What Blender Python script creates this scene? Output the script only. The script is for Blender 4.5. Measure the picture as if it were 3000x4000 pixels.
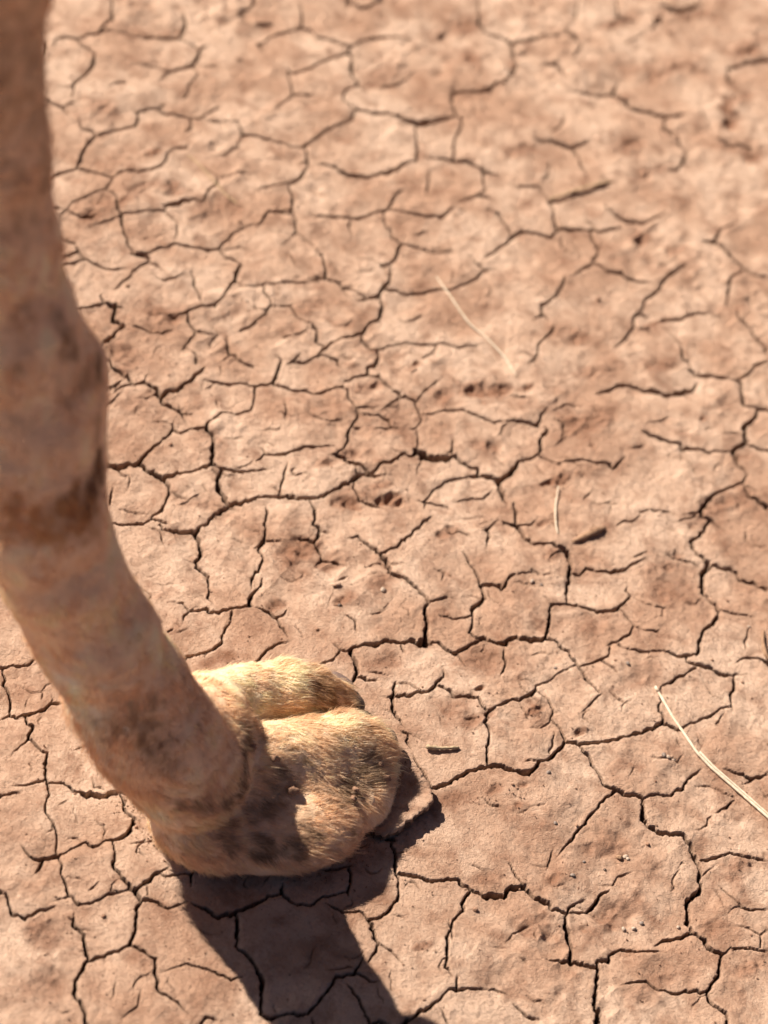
import bpy, math, random
import numpy as np

# ------------------------------------------------------------------ camera
CAM_H = 1.30
PITCH = math.radians(47)
ROLL = math.radians(18)
FOC = 2000 / math.tan(math.radians(13))
CAM = np.array([0.0, 0.0, CAM_H])
fwd = np.array([0, math.cos(PITCH), -math.sin(PITCH)])
up0 = np.array([0, math.sin(PITCH), math.cos(PITCH)])
rt0 = np.array([1.0, 0, 0])
UPV = math.cos(ROLL) * up0 - math.sin(ROLL) * rt0
RTV = math.cos(ROLL) * rt0 + math.sin(ROLL) * up0

sc = bpy.context.scene
for o in list(bpy.data.objects):
    bpy.data.objects.remove(o)
from mathutils import Matrix, Vector
cam_d = bpy.data.cameras.new('camera')
cam = bpy.data.objects.new('camera', cam_d)
sc.collection.objects.link(cam)
m = Matrix.Identity(4)
for i in range(3):
    m[i][0] = RTV[i]; m[i][1] = UPV[i]; m[i][2] = -fwd[i]; m[i][3] = CAM[i]
cam.matrix_world = m
cam_d.sensor_fit = 'VERTICAL'
cam_d.sensor_height = 36
cam_d.sensor_width = 27
cam_d.lens = 18 / math.tan(math.radians(13))
cam_d.clip_start = 0.05
cam_d.clip_end = 3000
cam_d.dof.use_dof = True
cam_d.dof.focus_distance = 1.60
cam_d.dof.aperture_fstop = 4.1
sc.camera = cam

# ------------------------------------------------------------------ light
SX, SY = 1.09, -0.43                       # shadow reach per metre of height
elev = math.atan2(1.0, math.hypot(SX, SY))
az_to_sun = math.atan2(-SX, -SY)           # clockwise from +Y
world = bpy.data.worlds.new('World')
sc.world = world
world.use_nodes = True
wn = world.node_tree
bg = wn.nodes['Background']
sky = wn.nodes.new('ShaderNodeTexSky')
sky.sky_type = 'NISHITA'
sky.sun_disc = False
sky.sun_elevation = elev
sky.sun_rotation = az_to_sun
sky.dust_density = 0.8
sky.air_density = 0.25
sky.ozone_density = 0.0
wn.links.new(sky.outputs[0], bg.inputs[0])
bg.inputs[1].default_value = 0.05
sun_d = bpy.data.lights.new('sun', 'SUN')
sun_d.energy = 5.0
sun_d.angle = math.radians(0.5)
sun_d.color = (1.0, 0.88, 0.735)
sun = bpy.data.objects.new('sun', sun_d)
sc.collection.objects.link(sun)
sun.rotation_euler = Vector((-SX, -SY, 1.0)).to_track_quat('Z', 'Y').to_euler()
sc.view_settings.view_transform = 'Standard'
sc.view_settings.look = 'None'
sc.view_settings.gamma = 1
sc.view_settings.exposure = 0.92
sc.render.engine = 'CYCLES'
sc.cycles.use_denoising = True
sc.cycles.max_bounces = 6

# ------------------------------------------------------------------ helpers
rng = np.random.default_rng(7)
random.seed(7)


def W(px, py, z=0.0):
    """the place on the level z (metres) that lies at this spot of the photograph (3000 x 4000)"""
    dx = (np.asarray(px, float) - 1500) / FOC
    dy = (2000 - np.asarray(py, float)) / FOC
    d = [fwd[i] + dx * RTV[i] + dy * UPV[i] for i in range(3)]
    t = (z - CAM_H) / d[2]
    return np.stack([t * d[0], t * d[1], 0 * t + z], -1)


def depth_of(P):
    return (np.asarray(P) - CAM) @ fwd


def hash3(ix, iy, iz, seed):
    h = (ix.astype(np.int64) * 374761393 + iy.astype(np.int64) * 668265263 + iz.astype(np.int64) * 2147483647 + seed * 974711) & 0xffffffff
    h = ((h ^ (h >> 13)) * 1274126177) & 0xffffffff
    h = (h ^ (h >> 16)) & 0xffffffff
    h = (h * 2246822519) & 0xffffffff
    h = h ^ (h >> 15)
    return (h & 0xffff).astype(np.float32) / 32767.5 - 1.0


def noise2(X, Y, wl, seed):
    x = X / wl; y = Y / wl
    x, y = x * 0.866 - y * 0.5 + 31.7 * seed, x * 0.5 + y * 0.866 + 11.3 * seed
    ix = np.floor(x); iy = np.floor(y)
    fx = (x - ix).astype(np.float32); fy = (y - iy).astype(np.float32)
    fx = fx * fx * fx * (fx * (fx * 6 - 15) + 10); fy = fy * fy * fy * (fy * (fy * 6 - 15) + 10)
    ix = ix.astype(np.int64); iy = iy.astype(np.int64); z = np.zeros_like(ix)
    a = hash3(ix, iy, z, seed); b = hash3(ix + 1, iy, z, seed)
    c = hash3(ix, iy + 1, z, seed); d = hash3(ix + 1, iy + 1, z, seed)
    return (a + (b - a) * fx) * (1 - fy) + (c + (d - c) * fx) * fy


def noise3(P, wl, seed):
    p = P / wl + 17.3 * seed
    i = np.floor(p); f = (p - i); f = f * f * (3 - 2 * f); i = i.astype(np.int64)
    r = 0
    for dx in (0, 1):
        for dy in (0, 1):
            for dz in (0, 1):
                wgt = (f[:, 0] if dx else 1 - f[:, 0]) * (f[:, 1] if dy else 1 - f[:, 1]) * (f[:, 2] if dz else 1 - f[:, 2])
                r = r + wgt * hash3(i[:, 0] + dx, i[:, 1] + dy, i[:, 2] + dz, seed)
    return r


def sstep(a, b, x):
    t = np.clip((x - a) / (b - a), 0, 1)
    return t * t * (3 - 2 * t)


def mesh_np(name, V, F, mat, parent=None, smooth=True, attrs=None, normals=None, colors=None):
    """V (n,3); F (m,k) equal-sized faces"""
    me = bpy.data.meshes.new(name)
    F = np.asarray(F, np.int32); k = F.shape[1]
    me.vertices.add(len(V)); me.vertices.foreach_set('co', np.asarray(V, np.float32).ravel())
    me.loops.add(F.size); me.loops.foreach_set('vertex_index', F.ravel())
    me.polygons.add(len(F))
    me.polygons.foreach_set('loop_start', np.arange(0, F.size, k, dtype=np.int32))
    me.polygons.foreach_set('loop_total', np.full(len(F), k, np.int32))
    me.update(calc_edges=True)
    me.polygons.foreach_set('use_smooth', np.full(len(F), smooth, bool))
    for an, av in (attrs or {}).items():
        a = me.attributes.new(an, 'FLOAT', 'POINT'); a.data.foreach_set('value', np.asarray(av, np.float32))
    for an, av in (colors or {}).items():
        a = me.attributes.new(an, 'FLOAT_COLOR', 'POINT')
        c4 = np.ones((len(V), 4), np.float32); c4[:, :3] = av
        a.data.foreach_set('color', c4.ravel())
    if normals is not None:
        me.normals_split_custom_set_from_vertices(np.asarray(normals, np.float32))
    me.materials.append(mat)
    o = bpy.data.objects.new(name, me)
    sc.collection.objects.link(o)
    if parent is not None:
        o.parent = parent
    return o


def tag(o, label=None, cat=None, group=None, kind=None):
    if label: o['label'] = label
    if cat: o['category'] = cat
    if group: o['group'] = group
    if kind: o['kind'] = kind
    return o


def empty(name, loc):
    o = bpy.data.objects.new(name, None)
    o.location = loc
    o.empty_display_size = 0.02
    sc.collection.objects.link(o)
    return o


# ------------------------------------------------------------------ materials
def new_mat(name, rough=0.95, spec=0.1):
    mt = bpy.data.materials.new(name); mt.use_nodes = True
    nt = mt.node_tree; b = nt.nodes['Principled BSDF']
    b.inputs['Roughness'].default_value = rough
    b.inputs['Specular IOR Level'].default_value = spec
    return mt, nt, b


def N(nt, t, **kw):
    n = nt.nodes.new(t)
    for k, v in kw.items():
        setattr(n, k, v)
    return n


def ramp(nt, src, p0, p1, c0=(0, 0, 0, 1), c1=(1, 1, 1, 1)):
    r = N(nt, 'ShaderNodeValToRGB')
    r.color_ramp.elements[0].position = p0; r.color_ramp.elements[0].color = c0
    r.color_ramp.elements[1].position = p1; r.color_ramp.elements[1].color = c1
    nt.links.new(src, r.inputs[0])
    return r.outputs[0]


def noise_n(nt, vec, scale, detail=4, rough=0.55, dist=0.0):
    n = N(nt, 'ShaderNodeTexNoise')
    n.inputs['Scale'].default_value = scale; n.inputs['Detail'].default_value = detail
    n.inputs['Roughness'].default_value = rough; n.inputs['Distortion'].default_value = dist
    nt.links.new(vec, n.inputs['Vector'])
    return n.outputs['Fac']


def mixc(nt, fac, a, b):
    mx = N(nt, 'ShaderNodeMix', data_type='RGBA')
    for s, v in ((0, fac), (6, a), (7, b)):
        if isinstance(v, (float, int)): mx.inputs[s].default_value = v
        elif isinstance(v, tuple): mx.inputs[s].default_value = v
        else: nt.links.new(v, mx.inputs[s])
    return mx.outputs[2]


def math_n(nt, op, a, b=None):
    mn = N(nt, 'ShaderNodeMath', operation=op)
    for i, v in enumerate((a, b)):
        if v is None: continue
        if isinstance(v, (float, int)): mn.inputs[i].default_value = v
        else: nt.links.new(v, mn.inputs[i])
    return mn.outputs[0]


MUD_PALE = (0.65, 0.466, 0.355, 1)
MUD_MID = (0.475, 0.300, 0.212, 1)
MUD_RED = (0.265, 0.138, 0.088, 1)


def mud_material(name, far=False):
    mt, nt, b = new_mat(name)
    geo = N(nt, 'ShaderNodeNewGeometry').outputs['Position']
    big = noise_n(nt, geo, 11, 6, 0.62, 0.3)
    midn = noise_n(nt, geo, 38, 6, 0.65, 0.4)
    fine = noise_n(nt, geo, 420, 4, 0.7)
    speck = noise_n(nt, geo, 1100, 2, 0.6)
    c = mixc(nt, ramp(nt, big, 0.40, 0.60), MUD_MID, MUD_PALE)
    c = mixc(nt, math_n(nt, 'MULTIPLY', ramp(nt, midn, 0.47, 0.68), 0.75), c, MUD_RED)
    if not far:
        at = N(nt, 'ShaderNodeAttribute', attribute_name='stain').outputs['Fac']
        k = math_n(nt, 'MULTIPLY', at, math_n(nt, 'ADD', midn, 0.40))
        k2 = N(nt, 'ShaderNodeClamp'); nt.links.new(k, k2.inputs[0])
        c = mixc(nt, k2.outputs[0], c, MUD_RED)
        dk = N(nt, 'ShaderNodeAttribute', attribute_name='raw_shade').outputs['Fac']
        c = mixc(nt, dk, c, (0.085, 0.048, 0.031, 1))  # near-black in the cracks: their shade put into the soil colour
    c = mixc(nt, math_n(nt, 'MULTIPLY', ramp(nt, fine, 0.50, 0.70), 0.42), c, (0.26, 0.145, 0.10, 1))
    c = mixc(nt, math_n(nt, 'MULTIPLY', ramp(nt, speck, 0.60, 0.74), 0.45), c, (0.70, 0.54, 0.44, 1))
    nt.links.new(c, b.inputs['Base Color'])
    grain = noise_n(nt, geo, 700, 5, 0.8)
    lump = noise_n(nt, geo, 210, 5, 0.68)
    h = math_n(nt, 'ADD', math_n(nt, 'MULTIPLY', grain, 0.55), lump)
    bp = N(nt, 'ShaderNodeBump')
    bp.inputs['Strength'].default_value = 1.0
    bp.inputs['Distance'].default_value = 0.0030
    nt.links.new(h, bp.inputs['Height'])
    nt.links.new(bp.outputs[0], b.inputs['Normal'])
    if far:
        vo = N(nt, 'ShaderNodeTexVoronoi', feature='DISTANCE_TO_EDGE')
        vo.inputs['Scale'].default_value = 9
        nt.links.new(geo, vo.inputs['Vector'])
        bp2 = N(nt, 'ShaderNodeBump'); bp2.inputs['Distance'].default_value = 0.01
        nt.links.new(ramp(nt, vo.outputs['Distance'], 0.0, 0.03), bp2.inputs['Height'])
        nt.links.new(bp.outputs[0], bp2.inputs['Normal'])
        nt.links.new(bp2.outputs[0], b.inputs['Normal'])
    return mt


MUD = mud_material('dry_mud')
MUD_FAR = mud_material('dry_mud_beyond', True)


def plain(name, col, col2, scale, rough=0.8, bump=0.0005, spec=0.2):
    mt, nt, b = new_mat(name, rough, spec)
    co = N(nt, 'ShaderNodeTexCoord').outputs['Object']
    n = noise_n(nt, co, scale, 5, 0.65)
    nt.links.new(mixc(nt, ramp(nt, n, 0.35, 0.68), col + (1,), col2 + (1,)), b.inputs['Base Color'])
    bp = N(nt, 'ShaderNodeBump'); bp.inputs['Distance'].default_value = bump
    nt.links.new(n, bp.inputs['Height']); nt.links.new(bp.outputs[0], b.inputs['Normal'])
    return mt


STRAW = plain('straw', (0.76, 0.67, 0.54), (0.56, 0.45, 0.33), 300, 0.6, 0.0004)
STRAW_DIM = plain('weathered_straw', (0.62, 0.46, 0.28), (0.50, 0.36, 0.22), 300, 0.7, 0.0004)
WOOD = plain('grey_wood', (0.50, 0.40, 0.27), (0.30, 0.21, 0.13), 260, 0.8, 0.001)
TWIG = plain('brown_twig', (0.36, 0.23, 0.15), (0.16, 0.09, 0.055), 200, 0.8, 0.001)
NAIL = plain('horn', (0.07, 0.05, 0.04), (0.16, 0.11, 0.08), 180, 0.45, 0.0005, 0.4)
SOLE = plain('worn_horn', (0.22, 0.16, 0.14), (0.12, 0.08, 0.07), 160, 0.6, 0.0006, 0.3)
CLOD = plain('clod', (0.36, 0.22, 0.15), (0.22, 0.13, 0.09), 400, 0.95, 0.001)
CLOD_PALE = plain('pale_stone', (0.54, 0.44, 0.36), (0.36, 0.27, 0.21), 400, 0.9, 0.001)
CLOD_GREY = plain('grey_stone', (0.30, 0.25, 0.22), (0.18, 0.14, 0.12), 400, 0.9, 0.001)

# ------------------------------------------------------------------ the cracks, followed by hand
# tile column, row; then "width  x,y[,width] ..." per crack (tile units: 1659 = 1000 photo pixels)
CRACKS = {
(0, 0): """8 340,325 370,260 440,255 505,275,14 540,320 600,365,10 615,375 590,450,16 480,560,14 465,650,12
6 360,578 460,578
8 505,275 560,240 640,235 700,215 850,235 1040,245,14 1160,240,14 1200,165,18 1205,120 1190,60,12
10 640,235 690,160,12 735,130 725,60,10 720,-30
8 1160,240 1270,300 1290,325
14 1340,295 1290,325 1285,380,20 1240,425 1160,455,10 1090,480 1030,540,6
7 860,425 1000,445 1090,470
7 1240,425 1290,480,7 1230,560 1220,610 1170,660,4
7 200,640 350,690 405,715,10 450,765,6
7 405,715 505,660
8 515,795 530,850 600,870 620,895,12
12 620,895 540,1000,16 515,1080,16 490,1110,10 360,1160,12 180,1200
10 620,895 700,880 750,855 870,835,12 900,770,14 890,740,8 865,710,4
8 890,740 960,712 1025,712 1090,660,4
10 1025,712 1070,745,12 1230,770,16 1290,768,14 1430,690,6
16 1235,770 1240,820,16 1185,885,8
10 1225,930 1210,960,10 1130,965 1090,1000,12 1060,1060 980,1110,14 900,1125,10 790,1130,8 720,1165,9
6 490,1110 600,1130 720,1165 725,1190,8 690,1235,6 600,1280 460,1345 430,1390,8 365,1390,8 200,1400
6 430,1390 370,1440
6 690,1235 750,1290,12 765,1370,14 790,1410,10 785,1480 830,1560 825,1590,10 870,1650,16
5 430,1390 520,1440,12 630,1410,14
5 790,1410 700,1450 530,1515,3
7 790,1400 1060,1380 1080,1345,10
12 1030,1340 1090,1350,20 1180,1320,22 1240,1310,10 1320,1310,12 1360,1220,14 1415,1210,16 1410,1140,8
6 1410,1140 1360,1110 1280,1050,4
6 1430,1150 1659,1130
6 1415,1215 1540,1320,4
6 1070,1385 1150,1450 1150,1520 1130,1555
6 1290,768 1400,795 1540,800 1560,850,10 1580,885,12 1659,885,10
6 1580,885 1540,920 1550,960 1420,1025,6
8 1480,130 1550,85 1640,20,14 1700,-40
6 1560,85 1670,180
8 1659,1450 1570,1480 1530,1500 1440,1570 1430,1600,8 1350,1620 1140,1585 1000,1630 960,1655
10 1430,1600 1475,1675
14 870,1650 950,1650
7 200,1500 395,1580 480,1600 510,1655,10
5 1300,430 1410,435
8 680,590 740,565,16 820,545,14""",
(1, 0): """10 290,-30 305,80,12 300,165,12 110,220,8 20,280,12 60,330,6
12 300,165 360,180 410,230,16 470,250,12 620,300,12 600,340,14 630,380 620,430,20 630,480,14 655,515,10
12 620,300 700,250 800,215,18 920,220,8 1050,240,5
10 660,510 660,550,16 580,590,8 560,640 590,680,10 640,710,10 760,735,12 920,750,14 1050,785,26 1160,780,22 1240,760,14 1300,740,8
8 660,550 740,600,8
8 590,340 450,385,12 370,430,14 250,480,14 210,460,8
8 210,480 230,600,12 240,630 390,625,10
6 240,630 160,690,10 110,745,10
8 640,710 620,775,12 470,850,12 300,960,14 230,960,8 170,930,10 60,910,8 0,890,10
10 320,965 335,1000,12 340,1060,14 300,1150,12 210,1200,12 200,1190 0,1245,10
12 210,1200 240,1280,12 230,1360 150,1380,18 80,1380,12 30,1460,10 0,1480
8 150,1380 250,1395,12 265,1500,8 210,1550,4 140,1640,3
5 265,1500 360,1570 440,1670,7
8 780,560 910,550,14 990,490,16
8 410,1060 480,1075 560,1120,16 640,1150,20 760,1140,18 880,1110,20 980,1050,14 1045,1040,12
12 1045,1040 1050,950,16 1040,850,8 1045,790
8 1120,1020 1240,1025,14 1400,1040,16 1480,1085,16 1540,1115,14 1590,1110,6
8 1340,800 1290,890,14 1290,1000,12 1285,1025
8 1340,800 1340,760 1300,740
12 1300,740 1280,680,18 1280,590,12 1500,570,18 1640,500,18 1669,440,16
10 1450,-30 1450,70 1450,140,20 1500,205,16 1600,230,14 1669,275,18
12 560,-50 610,0 700,45,18 800,10,14 880,-30
8 340,1050 270,1070,5
10 1130,1110 1110,1210,12 1115,1270,6
8 1480,1085 1480,1130 1490,1230,12 1445,1270
8 1310,1310 1440,1270,12 1540,1305,12
8 1480,1350 1580,1400,12 1659,1510,12
10 340,1385,5 390,1400 540,1410,12 650,1420,12 720,1400 800,1365,10 860,1355 900,1280,12 960,1220,5
8 610,1420 605,1480 630,1540,5
10 830,1360,7 830,1410 840,1470,12 880,1500 880,1540,10 940,1590,14 900,1675,14
8 860,1355 1000,1390 1190,1415,16 1270,1360,10 1390,1350,6
8 940,1580 1060,1600,10 1150,1630,12 1320,1630,5
10 1480,1665 1600,1590,14 1670,1530,14
12 0,155 60,150 110,140,16
4 630,1240 720,1310""",
(2, 0): """16 0,275 180,235,16 340,215,6
14 0,275 30,410,16 0,480
10 190,405 290,410,16 370,500,14
12 340,180 380,220,14 450,290,12 390,390,12
12 370,580,6 410,590 540,600,16 660,600,16 700,500,16
16 660,600 800,700,20 1000,745,20 1160,725,12
12 1000,745 990,830,16 1070,900 1130,1000,16 1080,1095,18 1000,1100,10
10 1290,880 1450,935,14 1560,940,16
10 1400,430 1410,520,16 1510,620,5
16 1400,440 1560,410,16 1700,380,20
10 350,720 320,810,10 260,850
12 130,895 250,900,18 330,930,16 400,945,12 520,900,10
10 400,945 430,1000,16 480,1100,14 490,1160,8
10 250,1040 240,1120 190,1160,8
8 0,1180 180,1195,10 240,1250,8 245,1285,14 270,1350,16 280,1430 310,1480,18
12 245,1285 320,1285,14 500,1220,14 640,1180,10 570,1120,5
12 0,1530 60,1500,14 170,1510,12 240,1530,14 310,1480,18 420,1480,18 600,1475,12 730,1450,12
10 520,1480 530,1550,14 570,1600,12 540,1670,12
10 610,1300 620,1340 730,1400,18 850,1425,14 1010,1370,12
14 1250,1555 1320,1560,20 1350,1490,12 1470,1440,10
12 1320,1560 1440,1665,14
20 960,40 1050,75,30 1150,40,26 1260,10,10
16 900,190 950,130,24 970,100,14
10 680,-20 690,100
12 660,100 720,120,20 820,130,8
8 430,-20 420,130,8
8 720,300 870,200
9 1540,940 1560,1030""",
(0, 1): """8 300,60 430,30 510,0 550,40,9 470,75,6 330,100
8 500,-10 550,40 640,80 740,105 850,90,4
20 860,0 950,10,22 970,45,8 860,110,10 850,140 740,235,8
6 970,45 1030,80 1080,125,3
6 1000,145 1070,165 1130,155,10 1195,120,5
6 1240,100 1265,160,8 1260,190 1290,250,10 1305,310,7
8 1470,-5 1570,45,10 1525,110,16 1520,150,14 1470,220,8 1450,275 1390,325,12 1240,355,12 1215,375,10 1120,395,7 1040,378,5 970,385,3
5 1520,150 1575,195 1659,195
10 650,270 665,310,8 680,325,7 545,350,10 400,370
8 680,325 750,345,20 745,430,18 800,455,20 750,500,12 710,545,18 640,600
5 750,345 820,360
6 835,455 900,475 960,490 1050,505,7 1150,475,3
8 1215,375 1225,420,12 1270,485,9 1260,520 1210,570,9 1190,630,4
6 1270,485 1430,510
5 1210,590 1280,650,7 1275,700,6
8 1470,510 1480,570,10 1500,615,12 1600,685,7 1659,700,5
5 1500,615 1420,700,4
8 1550,475 1620,450,12 1659,415,12
8 600,640 715,680 730,720,12 830,780,12 860,820,14 920,820,16 1000,860,12 1040,915,26 1075,885,14 1150,865,12 1240,800,16 1300,745,18 1330,710,6
5 930,815 970,765,3
6 860,825 780,850 735,895,5
6 800,875 720,950,8 600,990
16 1045,915 1050,960,14 1100,980,12 1185,1025,10 1210,1085,6
3 875,930 940,930 1010,890
5 1300,795 1400,810,7 1500,825,8 1600,810,7 1659,830,9
9 1659,830 1650,930,10 1630,990,8 1540,1020,8 1440,1020,8 1380,1060,9 1340,1105,12
5 1130,1070 1120,1120,7 1170,1145,6 1230,1120,8 1340,1112,8
8 1120,1120 1075,1180,10 980,1250,10 900,1335,18 760,1365,26 690,1335,22 550,1320
12 900,1335 960,1385,16 1050,1430,22 1160,1400,12 1270,1385,10 1380,1360,16
14 1340,1110 1385,1180,18 1380,1270,22 1370,1360,18 1430,1380,14 1520,1405,10 1659,1390,7
14 1425,1385 1420,1500,22 1490,1610,18 1659,1575,12
12 1490,1610 1430,1659,14
9 745,1360 790,1410,6 820,1420,4
3 835,1410 850,1450,5 825,1510,3
9 1055,1435 1105,1490,16 1100,1530,10 1075,1590 1050,1640,12 1000,1659,6
5 1110,1525 1150,1555 1260,1580,3
7 735,1490 715,1560,10 715,1610,10
4 1405,905 1415,990,3
3 1530,910 1550,945
3 1430,1190 1570,1180 1615,1185
3 1160,1020 1190,985""",
(1, 1): """10 430,-20 435,0 455,130,12 400,150,10 320,165,9 230,160,6 90,180,8 0,190,6
8 440,140 540,160 560,190,8 640,215 730,265,10
5 650,278 730,268,14 800,235,18 860,175,16 880,110,12 870,60,6
14 910,0 880,40,12 815,60,10 850,75,6
5 640,5 750,15 820,50,5
9 845,210 980,235,11 1080,225,9 1190,210,12 1250,220,9 1340,180,8 1420,150,10 1480,85,14 1560,75,7
10 1480,80 1390,-10,12
12 800,240 820,310,16 805,390,16 740,430,9 690,490,12 600,515,8 530,530,9 440,590,16 395,640,12
10 690,490 690,530,9 740,570,10 800,590,14 795,665,16 735,700,14 735,750,16 800,760,12 860,830,14 950,890,12 1040,920,12 1075,1000,10 1080,1040,6 1050,1085,6 1010,1090,8
5 810,580 950,545 1100,555,6 1200,560 1320,580,5 1500,565,4
5 570,805 640,775,7 735,750,7
8 395,640 330,665,8 260,670,4
6 395,640 450,635 540,660,8 535,690,5 590,715,3
10 375,430 400,480,14 395,540,12 440,565,6
6 55,195 55,240 95,280,10 100,320,10 60,370,7 0,415,7
6 100,322 230,310,8 270,385,7 330,425,5 375,430
5 230,310 255,290
6 290,620,8 245,665,6 200,690,3
5 140,625 175,660,8 135,750,18 115,810,14 0,835,9
9 115,815 230,855,12 330,850,8 370,880,14 450,870,9 540,835,6 575,828,18 600,870,9 600,910,10 660,985,10 670,1025,9 620,1105,9 600,1150,12 600,1195,12 570,1245,9 520,1300,7
5 660,975 820,955,4
10 950,890 860,950,9 825,990,6
7 860,955 940,960,4
8 800,1010 870,1045,8 880,1090,9 940,1098,6
5 740,1110 840,1100,7 880,1097
4 620,1110 700,1100,5
5 640,1010 760,1020 800,1010
5 320,990 400,1050,6 490,1075,6 600,1045,4
4 150,1015 200,1030 265,1050
6 1050,920 1100,850,7 1150,820 1200,775,5
6 1080,1000 1150,1000 1220,975,9 1350,985,9 1440,1020,8 1540,1065,6 1659,1060,5
8 1055,1100,5 1060,1140 1060,1200,8 1045,1240,10
8 1290,1155 1280,1240,12 1250,1250,6
12 520,1300 600,1345,24 680,1360,18 740,1405,12 780,1390,12 800,1355,14 890,1330,14 960,1275,12 1040,1275,12 1050,1240,20 1110,1280,34 1180,1300,36 1260,1280,20 1300,1275,16 1350,1320,14 1430,1345,12 1450,1390,16
5 470,1300 520,1300
8 0,1335 60,1290,8 150,1290,10 320,1255,10 430,1240,8 530,1240,4
4 20,1220 60,1280,5
5 0,1390 100,1385
5 870,1412 740,1415,16 660,1425,16 640,1455,18 530,1505,14 440,1555,12 340,1575,14 150,1560,14 0,1570,9
12 1405,1405 1500,1408,18 1580,1425,24 1659,1385,26
5 1420,1400 1250,1440,6 1150,1510,6 1100,1580,7 1095,1630,5
22 1580,1430 1590,1510,24 1640,1590,10
5 1545,1500 1480,1555,6 1400,1550 1280,1580,4
6 1040,1570 1150,1590,9 1270,1620,8
3 995,1525 1000,1590
8 640,1470 630,1500,6 680,1580,10 770,1615,10 840,1645,7
8 345,1580 385,1640,10 385,1670
7 205,1340 190,1400,7 165,1480,7 150,1550,5
4 60,1610 70,1659""",
(2, 1): """12 540,40 480,70,14 400,120,14
14 540,40 620,90,18 700,90,14 780,135,12 930,165,9
12 540,40 520,-10
16 1130,45 1010,120,18 960,200,18 870,265,12 850,330,8 800,370,14 790,450,12 740,520,14 670,580,9
14 340,125 330,200,14 270,280,14 200,320,16 200,370,14 250,415,8
8 200,370 140,415
8 280,450 260,490,14 180,560,10 165,600,10 170,630,8 110,700,10
12 810,370 860,370 900,380,5
12 1410,-5 1500,60,12 1540,100,10 1690,145,7
12 1500,90 1420,140,16 1400,310,14
10 1470,330 1480,400 1530,430 1600,530,14 1690,640,12
12 970,400 1060,400,16 1200,345,12 1390,375,8
7 990,440 1090,540,7 1120,630,14 1170,720,14 1200,750,14 1320,765,12 1450,805,14 1500,840,16 1500,930,20 1520,960,10 1590,980,10
12 1450,805 1550,740,16 1570,700,12 1690,670,12
8 545,885 640,855,18 740,815,20 850,850,14 1030,885,18 1180,845,18 1210,800,14
6 1130,880 1180,930,5
16 1600,985 1570,1040,20 1510,1100,24 1530,1190,22 1450,1240,20 1440,1270,22 1480,1340,18 1540,1400,10 1500,1450,10 1370,1505,12 1290,1550,18 1250,1600,18 1240,1665,20
10 1600,985 1690,985
8 1530,1210 1600,1240,10 1690,1255,9
6 850,1120 900,1145,14 1000,1185,12 1120,1230,14 1260,1255,10 1440,1250,8
7 1510,1460 1540,1540,14 1600,1570,20 1700,1640,12
8 0,890 150,915,4
9 0,1060 60,1070 175,1080,14 200,1020,12 250,960,5
8 260,1000 350,955,7 440,960,5
14 220,1090,9 230,1110,18 190,1180,14 205,1240,14 180,1265,10 130,1290,10 50,1310,12 20,1370,22 0,1385,26
5 190,1280 320,1340
5 310,1325 450,1310,6 570,1335,8 610,1320,7 670,1355,12 740,1290,10
5 750,1250 880,1200,5
6 840,1640 900,1630,6 1080,1650,5
6 1240,1640 1120,1659,6
18 20,1580 30,1659,18""",
(0, 2): """9 600,60 735,75 780,80 870,65,9 930,65,11 985,30,9 1005,0,8
7 985,30 1060,60 1110,75,4
8 1040,70 1060,105,9 1130,115,10 1270,120,14
10 1440,0,6 1390,10,8 1330,80,12 1270,120,18 1300,180,14 1310,260,14 1275,315,9 1290,350,14 1350,410,10 1355,500,11 1350,560,7 1385,600,3
4 1180,285 1275,315
3 1000,460 1060,465 1180,455
9 1659,380 1635,430,12 1635,490,7
10 1659,500 1625,560,18 1630,600,14 1540,625,8 1450,645,10 1390,660,18 1330,635,12 1230,650,8 1180,600,5 1080,590,3
5 1230,650 1190,690 1180,740,3
6 1510,630 1490,710,8 1440,800,10 1440,850,10 1350,905,12 1210,940,9 1195,970,12
3 1350,905 1300,945
4 980,540 955,590
8 1085,790 1115,775
8 -200,1020 0,1005 100,995,9 180,995,9 260,925,9 340,900
8 15,1005 15,1050 40,1080 25,1120,10 60,1170,8 70,1230,9 65,1310,8 0,1345,5
10 65,1320 110,1335,12 160,1320,14 290,1285,9 320,1250,8 450,1235,7 560,1200
10 165,1325 175,1380,12 210,1400,12 185,1460,14 185,1480,8 80,1570,5
8 185,1480 270,1560,8 310,1570,9 290,1665,12
3 180,1210 165,1270
3 1500,165 1600,185
8 480,1545 560,1510,5""",
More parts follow.
